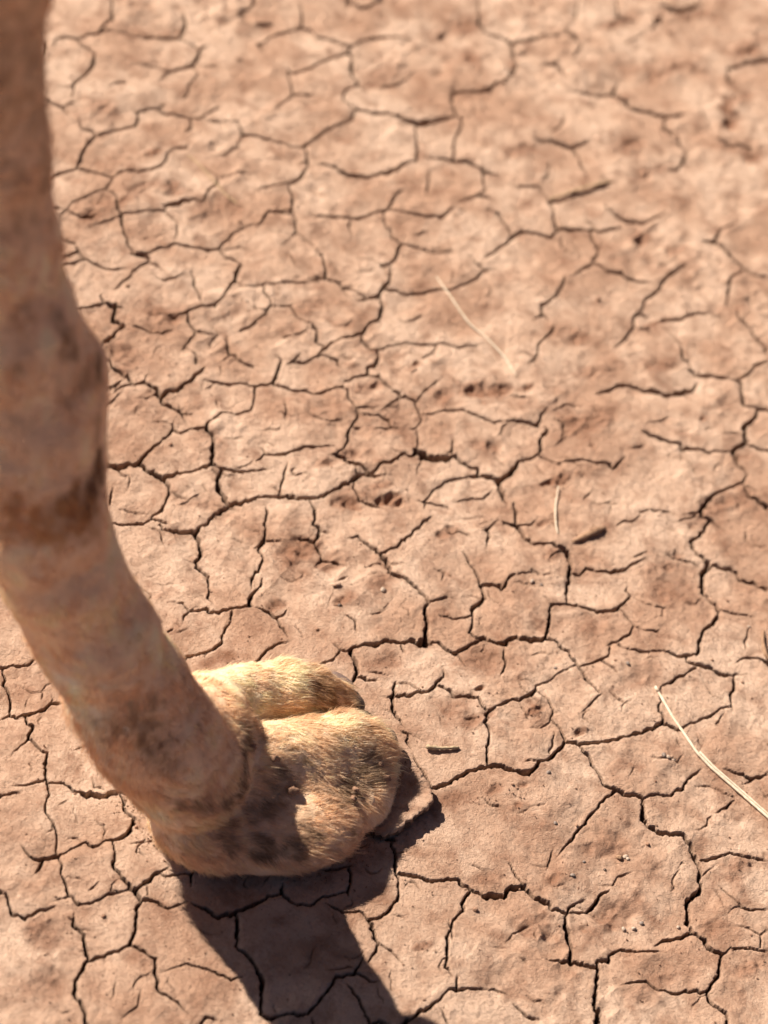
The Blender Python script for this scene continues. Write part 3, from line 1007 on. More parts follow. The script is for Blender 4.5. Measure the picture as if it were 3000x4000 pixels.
shank = [(w3(735, 3010, .062), .0395), (w3(600, 2850, .10), .0385), (w3(485, 2670, .14), .0365), (w3(371, 2470, .19), .0355),
         (w3(215, 2200, .25), .0355), (w3(158, 2010, .288), .0345)]
cannon = [(w3(150, 2010, .288), .0345), (w3(105, 1640, .345), .038), (w3(35, 1300, .40), .0370), (w3(-72, 950, .455), .0335), (w3(-105, 600, .51), .0335), (w3(-115, 200, .575), .034)]
c_end = cannon[-1][0]
cannon += [(c_end + np.array([-.004, .004, .18], np.float32), .042), (c_end + np.array([-.010, .0, .42], np.float32), .062), (c_end + np.array([-.015, -.01, .62], np.float32), .085)]
near_toe = [(w3(840, 2995, .046), .033), (w3(1010, 2985, .038), .0285), (w3(1185, 2962, .030), .0250), (w3(1330, 2925, .023), .0232), (w3(1415, 2930, .019), .0210)]
far_toe = [(w3(740, 2800, .062), .028), (w3(860, 2765, .044), .0245), (w3(960, 2735, .037), .0235), (w3(1100, 2712, .031), .0225), (w3(1225, 2708, .025), .0185), (w3(1288, 2730, .018), .0120)]
pad_c = w3(1030, 3150, .019)
lobe_c = w3(1355, 3030, .011)
heel_c = w3(795, 3195, .026)


def sdf(P):
    leg = smin(chain(P, shank), chain(P, cannon), 0.018)
    # fetlock: bony front and a soft bulge that hangs over the shank
    leg = smin(leg, ell(P, w3(262, 1485, .364), np.eye(3), (.0210, .030, .032)), 0.022)
    leg = smin(leg, ell(P, w3(190, 1700, .330), np.eye(3), (.0320, .038, .042)), 0.005)
    leg = smin(leg, ell(P, w3(330, 1840, .315), np.eye(3), (.0105, .020, .022)), 0.006)
    leg = smin(leg, ell(P, w3(30, 1760, .325), np.eye(3), (.042, .034, .032)), 0.010)
    # tendon line along the cannon
    leg = smin(leg, cone(P, w3(140, 1150, .42), w3(70, 300, .56), .014, .012), 0.014)
    ankle = smin(leg, ell(P, w3(800, 2830, .068), FA, (.034, .030, .030)), 0.022)
    pad = ell(P, pad_c, FA, (.073, .0535, .029))
    pad = smin(pad, ell(P, heel_c, FA, (.034, .034, .027)), 0.016)
    pad = smin(pad, ell(P, lobe_c, FA, (.035, .045, .019)), 0.018)
    toe = smin(pad, chain(P, near_toe), 0.013)
    ft = chain(P, far_toe, 0.008)
    ft = smin(ft, cone(P, w3(900, 2790, .014), w3(1285, 2752, .010), .021, .0135), 0.010)     # the sole under the far toe
    d = smin(ankle, toe, 0.007)
    d2 = smin(ankle, ft, 0.016)
    d = smin(d, d2, 0.0035)
    # flat sole on the ground
    d = np.maximum(d, 0.0012 - P[:, 2])
    return d


def surface_nets(lo, hi, h, sdf):
    n = np.ceil((np.asarray(hi) - lo) / h).astype(int) + 1
    ax = [lo[i] + h * np.arange(n[i]) for i in range(3)]
    S = np.empty(n, np.float32)
    YY, XX = np.meshgrid(ax[1], ax[0])
    for k in range(n[2]):
        P = np.stack([XX.ravel(), YY.ravel(), np.full(XX.size, ax[2][k])], -1).astype(np.float32)
        S[:, :, k] = sdf(P).reshape(n[0], n[1])
    ins = S < 0
    cells = np.zeros(n - 1, np.int8)
    cnt = np.zeros(n - 1, np.int16)
    sl = lambda d: tuple(slice(d[i], n[i] - 1 + d[i]) for i in range(3))
    corners = [(a, b, c) for a in (0, 1) for b in (0, 1) for c in (0, 1)]
    for c in corners: cnt += ins[sl(c)]
    act = (cnt > 0) & (cnt < 8)
    vid = -np.ones(n - 1, np.int64); ci = np.argwhere(act); vid[act] = np.arange(len(ci))
    acc = np.zeros((len(ci), 3)); num = np.zeros(len(ci))
    for c in corners:
        for axn in range(3):
            if c[axn]: continue
            d = list(c); d[axn] = 1
            s0 = S[ci[:, 0] + c[0], ci[:, 1] + c[1], ci[:, 2] + c[2]]; s1 = S[ci[:, 0] + d[0], ci[:, 1] + d[1], ci[:, 2] + d[2]]
            m_ = (s0 < 0) != (s1 < 0)
            t = np.where(m_, s0 / (s0 - s1 + 1e-12), 0)
            pt = np.array(c, float)[None, :] + np.zeros((len(ci), 1)); pt[:, axn] += t
            acc[m_] += pt[m_]; num[m_] += 1
    Vv = (ci + acc / num[:, None]) * h + np.asarray(lo)
    F = []
    for axn in range(3):
        a1, a2 = (axn + 1) % 3, (axn + 2) % 3
        s0 = [slice(None)] * 3; s1 = [slice(None)] * 3
        s0[axn] = slice(0, n[axn] - 1); s1[axn] = slice(1, n[axn])
        df = ins[tuple(s0)] != ins[tuple(s1)]
        e = np.argwhere(df)
        e = e[(e[:, a1] > 0) & (e[:, a2] > 0) & (e[:, a1] < n[a1] - 1) & (e[:, a2] < n[a2] - 1)]
        o1 = np.zeros(3, int); o1[a1] = 1; o2 = np.zeros(3, int); o2[a2] = 1
        q = [vid[tuple(x.T)] for x in (e - o1 - o2, e - o2, e, e - o1)]
        q = np.stack(q, -1)
        flip = ~ins[tuple(e.T)]
        q[flip] = q[flip][:, ::-1]
        F.append(q)
    return Vv, np.concatenate(F)


LV, LF = surface_nets(np.array([-.40, .77, -.004]), np.array([.14, 1.02, 1.16]), 0.0026, sdf)
LV = LV.astype(np.float64)


def grad(P, e=0.0012):
    P = P.astype(np.float32); g = np.zeros_like(P)
    for i in range(3):
        d = np.zeros(3, np.float32); d[i] = e
        g[:, i] = sdf(P + d) - sdf(P - d)
    return g / (np.linalg.norm(g, axis=1, keepdims=True) + 1e-9)


LN = grad(LV)
amp = np.where(LV[:, 2] < 0.09, 1.0, 0.9)
disp = 0.0021 * noise3(LV, 0.026, 71) + 0.0010 * noise3(LV * np.array([1, 1, 0.5]), 0.011, 72) + 0.0007 * (1 - 2 * np.abs(noise3(LV * np.array([1, 1, 1.6]), 0.017, 73)))
LV = LV + LN * (disp * np.clip((LV[:, 2] - 0.002) / 0.01, 0, 1))[:, None]


def surf(px, py):
    """the spot of the coat seen at this place of the photograph"""
    d = np.hypot(LPX - px, LPY - py)
    c = np.where(d < 22)[0]
    if len(c) == 0: c = np.argsort(d)[:4]
    return LV[c[np.argmin(LDP[c])]]


_v = LV - CAM
LDP = _v @ fwd; LPX = 1500 + FOC * (_v @ RTV) / LDP; LPY = 2000 - FOC * (_v @ UPV) / LDP


foot_mid = W(1100, 3060, .03)


def hair_colour(P):
    """the coat's own colour at a point: cream toes, sandy leg, brown under the fetlock, dried mud on the near side"""
    n1 = noise3(P, 0.05, 81)[:, None]; n2 = noise3(P, 0.014, 82)[:, None]; n3 = noise3(P, 0.006, 83)[:, None]
    cream = np.array([0.95, 0.715, 0.50]); sandy = np.array([0.90, 0.625, 0.42]); brown = np.array([0.20, 0.10, 0.05]); mud = np.array([0.13, 0.075, 0.045])  # mud and brown also paint the shade of fold and bulge
    brk = 0.45 + 0.55 * sstep(-0.35, 0.25, noise3(P, 0.0042, 85)[:, None])
    z = P[:, 2:3]
    near = ((P - foot_mid) @ ey)[:, None]
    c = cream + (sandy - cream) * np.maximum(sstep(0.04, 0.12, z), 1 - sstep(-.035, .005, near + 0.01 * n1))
    c = c * (1 + 0.08 * n1 + 0.07 * n2)

    def spot(px, py, zz, r, col, k, edge=0.42):
        nonlocal c
        q = P - surf(px, py)
        d = np.sqrt((q * q).sum(1))[:, None] * (1 + 0.40 * n2 + 0.55 * n3)
        f = (1 - sstep(r * (1 - edge), r * (1 + edge), d)) * k * brk * (0.8 if py > 2800 else 1)
        c = c * (1 - f) + np.array(col) * f
    for a in np.linspace(0, 1, 9):      # fold between shank and foot, its shade put into the coat colour
        spot(975 - 12 * a, 2840 + 300 * a, 0, .0062, mud, 0.8)
    for a in np.linspace(0, 1, 7):  # the fold running on under the shank, shade painted likewise
        spot(940 - 250 * a, 3150 + 10 * a, 0, .0040, mud, 0.55)
    for (x, y) in ((1300, 3080), (1330, 3060), (1350, 3090), (1370, 3040), (1395, 3060), (1410, 3100), (1420, 3010), (1440, 3060), (1465, 3020), (1450, 2960), (1490, 2970), (1500, 3060), (1330, 3130), (1290, 3120), (1380, 3130), (1520, 2990)):
        spot(x, y, 0, .0036, mud, 0.75)
    for (x, y, zz, r, k) in ((900, 3140, .04, .008, .7), (800, 3165, .045, .008, .8), (700, 3150, .05, .006, .5), (1010, 3160, .045, .009, .6), (1090, 3150, .042, .008, .7),
                             (870, 3250, .035, .007, .6), (910, 3290, .03, .006, .7), (1010, 3290, .03, .008, .6), (1030, 3330, .02, .008, .7), (1170, 3300, .03, .010, .7),
                             (1210, 3270, .03, .009, .6), (1150, 3330, .02, .006, .7), (1080, 3060, .06, .010, .75), (1130, 3060, .06, .010, .7), (1010, 3060, .06, .009, .5),
                             (1000, 2925, .075, .007, .4), (1190, 3180, .04, .008, .5), (1330, 3110, .04, .007, .55), (1380, 3070, .04, .008, .65),
                             (1440, 3040, .045, .009, .6), (1470, 2990, .045, .008, .6), (1500, 3030, .035, .010, .45),
                             (1020, 2665, .05, .006, .3), (700, 3000, .10, .012, .25), (1060, 2900, .06, .006, .5), (1260, 3060, .055, .008, .5)):
        spot(x, y, zz, r, mud, k)
    spot(1330, 2700, .02, .020, (0.40, 0.20, 0.08), 0.85)       # tawny tips of the toes
    spot(1240, 2670, .035, .014, (0.28, 0.17, 0.09), 0.6)
    spot(1520, 2900, .03, .016, (0.42, 0.23, 0.10), 0.55)
    spot(1000, 2790, .035, .018, (0.50, 0.30, 0.13), 0.5)
    spot(1180, 2790, .03, .018, (0.50, 0.30, 0.13), 0.5)
    # fetlock: shade under the bulge put into the colour; brown marks on the leg
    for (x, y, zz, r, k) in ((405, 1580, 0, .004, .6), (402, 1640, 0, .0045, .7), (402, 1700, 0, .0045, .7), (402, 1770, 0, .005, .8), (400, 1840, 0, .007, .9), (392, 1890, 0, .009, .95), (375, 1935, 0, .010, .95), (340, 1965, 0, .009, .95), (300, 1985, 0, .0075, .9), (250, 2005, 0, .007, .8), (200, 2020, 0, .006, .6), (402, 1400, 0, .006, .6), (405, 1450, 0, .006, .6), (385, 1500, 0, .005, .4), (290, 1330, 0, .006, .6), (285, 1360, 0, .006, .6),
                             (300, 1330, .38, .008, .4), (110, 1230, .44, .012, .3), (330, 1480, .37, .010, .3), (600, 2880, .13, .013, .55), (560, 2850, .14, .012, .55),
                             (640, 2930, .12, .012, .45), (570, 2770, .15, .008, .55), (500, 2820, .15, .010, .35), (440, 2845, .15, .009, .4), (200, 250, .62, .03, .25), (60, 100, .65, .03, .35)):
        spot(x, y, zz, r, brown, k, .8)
    for (x, y, zz, r) in ((300, 2790, .12, .016), (240, 2690, .15, .013), (370, 2890, .10, .013), (600, 3200, .02, .012)):
        spot(x, y, zz, r, (0.93, 0.84, 0.68), 0.85)  # pale tuft at the back edge, its sunlit rim painted in
    spot(130, 300, .60, .10, (0.46, 0.30, 0.19), .6, .6)
    for (x, y) in ((20, 2050), (90, 2070), (160, 2080), (240, 2080), (330, 2060), (400, 2040)):
        spot(x, y, 0, .013, (0.60, 0.30, 0.13), 0.6, .7)
    streak = noise3(P * np.array([1, 1, 0.18]), 0.012, 84)[:, None]
    c = c * (1 + 0.16 * streak * sstep(0.06, 0.12, z)) * (1 + 0.08 * n3)
    return np.clip(c, 0.02, 0.9)


def coat_material(name, rough):
    mt, nt, b = new_mat(name, rough, 0.15)
    at = N(nt, 'ShaderNodeAttribute', attribute_name='coat').outputs['Color']
    geo = N(nt, 'ShaderNodeNewGeometry').outputs['Position']
    n = noise_n(nt, geo, 500, 4, 0.7)
    c = mixc(nt, math_n(nt, 'MULTIPLY', ramp(nt, n, 0.4, 0.7), 0.10), at, (0.20, 0.12, 0.07, 1))
    nt.links.new(c, b.inputs['Base Color'])
    bp = N(nt, 'ShaderNodeBump'); bp.inputs['Distance'].default_value = 0.0015
    nt.links.new(n, bp.inputs['Height']); nt.links.new(bp.outputs[0], b.inputs['Normal'])
    return mt


SKIN = coat_material('camel_skin', 0.9)
FUR, fnt, fb = new_mat('camel_hair', 0.55, 0.25)
fat = N(fnt, 'ShaderNodeAttribute', attribute_name='coat').outputs['Color']
fnt.links.new(fat, fb.inputs['Base Color'])
ftr = N(fnt, 'ShaderNodeBsdfTranslucent'); fnt.links.new(fat, ftr.inputs['Color'])
fmx = N(fnt, 'ShaderNodeMixShader'); fmx.inputs[0].default_value = 0.45
fnt.links.new(fb.outputs[0], fmx.inputs[1]); fnt.links.new(ftr.outputs[0], fmx.inputs[2])
fnt.links.new(fmx.outputs[0], fnt.nodes['Material Output'].inputs['Surface'])

# unseen barrel of the animal above the leg, added to block sky light
def body_sdf(P):
    d = ell(P, (.42, 1.08, 1.50), np.eye(3), (.88, .31, .42))
    return smin(d, cone(P, np.array([-.28, .88, 1.0], np.float32), np.array([-.15, .95, 1.45], np.float32), .085, .20), 0.12)


foot0 = W(1080, 3080)
camel = empty('camel', tuple(foot0))
tag(camel, "camel's sandy leg and two-toed hairy foot standing on the cracked mud", 'camel')


def to_camel(o):
    """parent under the camel, keeping the part where it stands"""
    o.parent = camel
    o.location = (-foot0[0], -foot0[1], -foot0[2])
    return o


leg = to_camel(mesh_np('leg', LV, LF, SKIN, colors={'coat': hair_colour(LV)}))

BV, BF = surface_nets(np.array([-.75, .60, .88]), np.array([1.5, 1.55, 2.05]), 0.02, body_sdf)
to_camel(mesh_np('unseen_body', BV, BF, SKIN, colors={'coat': np.tile(np.array([[0.5, 0.33, 0.2]]), (len(BV), 1))}))

# hair
tri = np.concatenate([LF[:, [0, 1, 2]], LF[:, [0, 2, 3]]])
A_, B_, C_ = LV[tri[:, 0]], LV[tri[:, 1]], LV[tri[:, 2]]
area = 0.5 * np.linalg.norm(np.cross(B_ - A_, C_ - A_), axis=1)
cz = (A_[:, 2] + B_[:, 2] + C_[:, 2]) / 3
dens = np.where(cz < 0.005, 0.15, np.where(cz < 0.10, 1.0, np.where(cz < 0.2, 0.62, 0.36))) * (cz < 0.72)
pr = area * dens; pr /= pr.sum()
NH = 150000
ti = rng.choice(len(tri), NH, p=pr)
u = rng.random(NH); v = rng.random(NH); fl = u + v > 1; u[fl] = 1 - u[fl]; v[fl] = 1 - v[fl]
RP = A_[ti] + (B_[ti] - A_[ti]) * u[:, None] + (C_[ti] - A_[ti]) * v[:, None]
HN = grad(RP)
z = RP[:, 2]
low = 1 - sstep(0.06, 0.12, z)
toe_dir = ex * 1.0 + np.array([0, 0, -0.35]); down = np.array([0.10, 0, -1.0])
flow = toe_dir[None, :] * low[:, None] + down[None, :] * (1 - low)[:, None]
flow = flow + 0.55 * np.stack([noise3(RP, 0.020, 91), noise3(RP, 0.020, 92), noise3(RP, 0.020, 93)], -1)
flow -= (flow * HN).sum(1, keepdims=True) * HN
flow /= np.linalg.norm(flow, axis=1, keepdims=True) + 1e-9
tipd = RP - W(1320, 2715, .022); tip = np.exp(-(tipd ** 2).sum(1) / (2 * .018 ** 2))
tip2 = np.exp(-((RP - W(1480, 2850, .045)) ** 2).sum(1) / (2 * .018 ** 2))
ln = (0.0052 + 0.0035 * rng.random(NH)) * (1 + 0.5 * noise3(RP, 0.018, 94)) * (1 + 1.0 * tip + 0.8 * tip2) * np.where(z > 0.12, 0.7, 1.0)
ln *= np.where(z < 0.008, 0.6, 1)
bk = RP - W(300, 2790, .12); ln *= 1 + 1.3 * np.exp(-(bk ** 2).sum(1) / (2 * .022 ** 2))
ln *= np.where(rng.random(NH) < 0.06, 1.7, 1.0)
clump = 0.30 * np.stack([noise3(RP, 0.005, 95), noise3(RP, 0.005, 96), noise3(RP, 0.005, 97)], -1)
d1 = flow + HN * (0.20 + 0.14 * rng.random((NH, 1))) + clump + 0.14 * rng.normal(size=(NH, 3))
d1 /= np.linalg.norm(d1, axis=1, keepdims=True)
d2 = d1 - HN * 0.22 + flow * 0.2 + 0.08 * rng.normal(size=(NH, 3)); d2[:, 2] -= 0.12
d2 /= np.linalg.norm(d2, axis=1, keepdims=True)
root = RP - HN * 0.0006
midp = root + d1 * ln[:, None] * 0.55
tipp = midp + d2 * ln[:, None] * 0.5
midp[:, 2] = np.maximum(midp[:, 2], 0.0015); tipp[:, 2] = np.maximum(tipp[:, 2], 0.001)
side = np.cross(d1, HN + 0.30 * rng.normal(size=(NH, 3))); side /= np.linalg.norm(side, axis=1, keepdims=True)
wd = (0.00013 + 0.00009 * rng.random(NH)) * np.where(z > 0.12, 1.5, 1.0)
sw = side * wd[:, None]
HV = np.stack([root - sw, root + sw, midp - sw * .8, midp + sw * .8, tipp], 1).reshape(-1, 3)
base = np.arange(NH) * 5
HF = np.concatenate([np.stack([base, base + 1, base + 3], -1), np.stack([base, base + 3, base + 2], -1), np.stack([base + 2, base + 3, base + 4], -1)])
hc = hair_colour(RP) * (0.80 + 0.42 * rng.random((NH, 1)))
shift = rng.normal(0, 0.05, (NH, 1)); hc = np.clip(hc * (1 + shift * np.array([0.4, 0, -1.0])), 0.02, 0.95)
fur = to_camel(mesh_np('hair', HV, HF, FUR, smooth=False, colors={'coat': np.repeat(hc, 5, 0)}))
tag(fur, kind='stuff')


def blob_mesh(c, axes, rad, seed, n_lat=10, n_lon=16, rough=0.18, wl=0.6, flat=None):
    """closed uneven lump"""
    V_, F_ = [], []
    c = np.asarray(c, float); axes = np.asarray(axes, float); rad = np.asarray(rad, float)
    for i in range(1, n_lat):
        th = math.pi * i / n_lat
        for j in range(n_lon):
            ph = 2 * math.pi * j / n_lon
            V_.append((math.sin(th) * math.cos(ph), math.sin(th) * math.sin(ph), math.cos(th)))
    V_ = [(0, 0, 1)] + V_ + [(0, 0, -1)]
    D = np.array(V_)
    r = 1 + rough * noise3(D + seed * 3.7, wl, 101) + rough * 0.5 * noise3(D + seed * 5.1, wl * 0.4, 102)
    Pp = c + (D * r[:, None] * rad) @ axes
    if flat is not None: Pp[:, 2] = np.maximum(Pp[:, 2], flat)
    for j in range(n_lon):
        F_.append((0, 1 + j, 1 + (j + 1) % n_lon))
        b = 1 + (n_lat - 2) * n_lon
        F_.append((len(V_) - 1, b + (j + 1) % n_lon, b + j))
    for i in range(n_lat - 2):
        for j in range(n_lon):
            a = 1 + i * n_lon + j; b = 1 + i * n_lon + (j + 1) % n_lon
            F_.append((a, a + n_lon, b + n_lon)); F_.append((a, b + n_lon, b))
    return Pp, F_


# horn nails at the toe tips
for (px, py, zz, rad, mt_, turn) in ((1382, 2752, .0075, (.0085, .0080, .0070), NAIL, 0), (1318, 2652, .0050, (.0145, .0050, .0045), SOLE, -.62), (1505, 2895, .010, (.0095, .012, .0075), NAIL, 0)):
    ct, st_ = math.cos(turn), math.sin(turn)
    RA = np.array([[ct, st_, 0], [-st_, ct, 0], [0, 0, 1.0]]) @ FA
    Vn, Fn = blob_mesh(W(px, py, zz), RA, rad, 3.0, rough=0.06, flat=.0008)
    to_camel(mesh_np('toenail', Vn, Fn, mt_))
# crumbs of dried mud caught in the hair on the near side of the foot
for (px, py, zz, r) in ((1153, 3072, .0540, .0040), (1515, 3027, .0300, .0036), (1500, 2990, .0390, .0030), (1085, 2956, .0760, .0036), (1000, 2912, .0860, .0030),
                        (1385, 3120, .0400, .0022), (1400, 3080, .0420, .0024)):
    # slide it onto the coat along its own surface normal
    p = surf(px, py).copy()
    for _ in range(12):
        p = p - grad(p[None])[0] * (float(sdf(p[None].astype(np.float32))[0]) - 0.0015) * 0.8
    Vn, Fn = blob_mesh(p, FA, (r, r * .85, r * .75), px * 0.01, rough=0.5, n_lat=7, n_lon=10)
    to_camel(mesh_np('mud_crumb', Vn, Fn, CLOD))

# ------------------------------------------------------------------ broken mud lifted at the foot
def slab(name, outline, z_top, thick, mat, parent=None, seed=1, jit=0.0007, tilt=None, n_rings=9, grain=0.0006):
    """plate with a broken edge. outline: photo points of its top edge; z_top(k) height of each outline point"""
    O_ = []
    m_ = len(outline)
    for k in range(m_):
        (x0, y0), (x1, y1) = outline[k], outline[(k + 1) % m_]
        z0, z1 = z_top[k], z_top[(k + 1) % m_]
        n = max(1, int(math.hypot(x1 - x0, y1 - y0) / 9))
        for t in np.arange(n) / n:
            zz = z0 + (z1 - z0) * t
            p = W(x0 + (x1 - x0) * t, y0 + (y1 - y0) * t, zz)
            O_.append(p)
    O_ = np.array(O_); r = np.random.default_rng(seed)
    O_[:, :2] += r.normal(0, jit, (len(O_), 2)); O_[:, 2] += r.normal(0, jit * .25, len(O_))
    c = O_.mean(0); m_ = len(O_)
    V_ = [c[None]]
    for k in range(1, n_rings + 1):
        f = k / n_rings
        q = c + (O_ - c) * f
        q[:, 2] += grain * noise2(q[:, 0], q[:, 1], 0.006, seed + 5) + 2 * grain * noise2(q[:, 0], q[:, 1], 0.02, seed + 6) - (0.0006 if k == n_rings else 0)
        V_.append(q)
    outn = O_ - c; outn[:, 2] = 0; outn /= np.linalg.norm(outn, axis=1, keepdims=True) + 1e-9
    for k in range(1, 6):
        f = k / 5
        q = V_[n_rings].copy(); q[:, 2] -= thick * f
        q += outn * (0.0016 * noise3(q * np.array([1, 1, 1.6]), 0.0045, seed + 7) + 0.0006 * r.normal(size=m_) - 0.0006 * f)[:, None]
        V_.append(q)
    V_.append((c - [0, 0, thick])[None])
    V_ = np.concatenate(V_)
    F_ = []
    for j in range(m_):
        F_.append((0, 1 + j, 1 + (j + 1) % m_))
        b = 1 + (n_rings + 4) * m_
        F_.append((len(V_) - 1, b + (j + 1) % m_, b + j))
    for k in range(n_rings + 4):
        for j in range(m_):
            a = 1 + k * m_ + j; b = 1 + k * m_ + (j + 1) % m_
            F_.append((a, a + m_, b + m_)); F_.append((a, b + m_, b))
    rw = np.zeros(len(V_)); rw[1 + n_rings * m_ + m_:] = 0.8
    F_ = np.array(F_)
    # outline may run either way round
    ctr = V_.mean(0); tri_n = np.cross(V_[F_[0][1]] - V_[F_[0][0]], V_[F_[0][2]] - V_[F_[0][0]])
    if tri_n[2] < 0: F_ = F_[:, ::-1]
    return mesh_np(name, V_, F_, mat, parent=parent, attrs={'stain': np.zeros(len(V_)), 'raw_shade': rw})


sl1 = slab('mud_slab', [(1688, 3070), (1693, 3122), (1668, 3150), (1640, 3170), (1612, 3196), (1580, 3222), (1548, 3238), (1512, 3250), (1478, 3247), (1440, 3205), (1440, 3120), (1520, 3050), (1580, 3010), (1640, 3020)],
            [.0095, .0125, .0125, .012, .012, .0115, .011, .010, .009, .006, .004, .004, .005, .007], .0105, MUD, seed=3)
tag(sl1, 'thick slab of dry mud pushed up beside the outer toe, its broken edge in shadow', 'mud slab')
sl3 = slab('mud_flake', [(1300, 2276), (1316, 2270), (1333, 2272), (1326, 2281), (1308, 2284)], [.0035] * 5, .003, MUD, seed=9, n_rings=3, jit=.0003)
tag(sl3, 'small pale mud flake lifting on the plate above the foot', 'mud flake')


# ------------------------------------------------------------------ straw, twigs, chips
def rod(name, pts, rad, mat, lift=0.0, seed=1, sides=8, flat=1.0, rough=0.12, parent=None, zs=None):
    """pts: photo points; rad in metres per point; lies on the ground"""
    r = np.random.default_rng(seed)
    D = []
    for k in range(len(pts) - 1):
        (x0, y0), (x1, y1) = pts[k], pts[k + 1]
        n = max(2, int(math.hypot(x1 - x0, y1 - y0) / 9))
        for t in np.arange(n) / n:
            D.append((x0 + (x1 - x0) * t, y0 + (y1 - y0) * t, rad[k] + (rad[k + 1] - rad[k]) * t, (k + t)))
    D.append((pts[-1][0], pts[-1][1], rad[-1], len(pts) - 1))
    P = []
    gzs = np.array([gz(d[0], d[1]) for d in D])
    w_ = 9
    env = np.array([gzs[max(0, i - w_):i + w_ + 1].max() for i in range(len(D))])
    ker = np.ones(9) / 9; env = np.convolve(np.pad(env, 4, 'edge'), ker, 'valid')
    for i, d in enumerate(D):
        zz = env[i] + d[2] * flat * 0.75 + lift + (np.interp(d[3], range(len(pts)), zs) if zs else 0)
        P.append(W(d[0], d[1], zz))
    P = np.array(P)
    if len(P) > 6:
        for _ in range(2):
            P[1:-1] = (P[:-2] + 2 * P[1:-1] + P[2:]) / 4
    T = np.gradient(P, axis=0); T /= np.linalg.norm(T, axis=1, keepdims=True)
    S = np.cross(T, [0, 0, 1.0]); S /= np.linalg.norm(S, axis=1, keepdims=True); U_ = np.cross(S, T)
    V_ = []; F_ = []
    ph0 = r.uniform(0, 6)
    prof = 1 + rough * r.normal(0, 0.6, sides)
    for i in range(len(P)):
        rr_ = D[i][2] * (1 + rough * 0.5 * r.normal())
        for j in range(sides):
            a = 2 * math.pi * j / sides + ph0
            V_.append(P[i] + (S[i] * math.cos(a) + U_[i] * math.sin(a) * flat) * rr_ * prof[j])
    for i in range(len(P) - 1):
        for j in range(sides):
            a = i * sides + j; b = i * sides + (j + 1) % sides
            F_.append((a, b, b + sides)); F_.append((a, b + sides, a + sides))
    V_ += [P[0], P[-1]]
    for j in range(sides):
        F_.append((len(V_) - 2, (j + 1) % sides, j))
        b = (len(P) - 1) * sides
        F_.append((len(V_) - 1, b + j, b + (j + 1) % sides))
    loc = P.mean(0)
    o = mesh_np(name, np.array(V_) - loc, np.array(F_), mat)
    o.location = loc
    return o


long_pts = [(2561, 2684), (2594, 2741), (2633, 2808), (2675, 2868), (2723, 2940), (2778, 2998), (2898, 3102), (3000, 3192), (3120, 3300), (3230, 3380)]
t = empty('straw', tuple(on_ground(2700, 2910)))
tag(t, 'long pale split straw running down to the right edge', 'straw')
for nm, off_, rd, sd in (('stem', (0, 0), .00110, 2), ('stem', (11, -3), .0008, 4)):
    q = long_pts if off_ == (0, 0) else long_pts[4:]
    o = rod(nm, [(x + off_[0], y + off_[1]) for x, y in q], [rd * (0.75 if i == 0 and off_ == (0, 0) else 1.0) for i in range(len(q))], STRAW, seed=sd, rough=.10)
    o.parent = t; o.location = Vector(o.location) - Vector(t.location)
for q, rd in (([(2655, 2845), (2672, 2862), (2689, 2867)], .0006), ([(2560, 2682), (2566, 2694), (2574, 2700)], .0011)):
    o = rod('leaf_stub', q, [rd] * 2 + [rd * .4], STRAW, seed=7, lift=.0015)
    o.parent = t; o.location = Vector(o.location) - Vector(t.location)
o = rod('straw', [(1705, 1082), (1753, 1148), (1792, 1206), (1832, 1262), (1868, 1294), (1904, 1322), (1964, 1386), (1990, 1424), (2018, 1470)], [.0006, .0007, .0008, .0008, .0007, .0007, .0007, .0007, .0005], STRAW, seed=11)
tag(o, 'thin yellow straw lying across the plates above the middle of the picture', 'straw')
o = rod('straw', [(2181, 1900), (2171, 1964), (2169, 2015), (2172, 2054), (2179, 2086)], [.0005, .0006, .0007, .0007, .0005], STRAW, seed=12)
tag(o, 'tiny upright straw bit left of the dark pod', 'straw')
o = rod('seed_pod', [(2233, 2116), (2262, 2106), (2300, 2088), (2335, 2070), (2364, 2062)], [.0004, .0021, .0030, .0029, .0010], TWIG, seed=13, flat=.8, rough=.2)
tag(o, 'brown tapered seed pod lying above the long right-hand crack', 'seed pod')
o = rod('wood_chip', [(1663, 2917), (1680, 2921), (1712, 2924), (1755, 2923), (1793, 2921)], [.0016, .0022, .0015, .0019, .0012], WOOD, seed=14, flat=.7, rough=.35, lift=.0006)
tag(o, 'short grey wood chip just right of the toes', 'wood chip')
o = rod('thorn_twig', [(2982, 2462), (2978, 2500), (2984, 2540), (2998, 2572), (3024, 2592)], [.0007, .0014, .0016, .0014, .0007], TWIG, seed=15, rough=.3)
tag(o, 'brown curled bit of twig at the right edge', 'twig')
o = rod('twig', [(2150, 776), (2250, 742), (2340, 716), (2392, 706)], [.0008, .0010, .0010, .0006], STRAW_DIM, seed=16)
tag(o, 'faint grey twig in the blurred upper right, along a crack', 'twig')
o = rod('straw', [(735, 605), (775, 640), (830, 700), (880, 760), (930, 795)], [.0005] * 5, STRAW_DIM, seed=17)
tag(o, 'hair-thin straw between the cracks at upper left', 'straw')

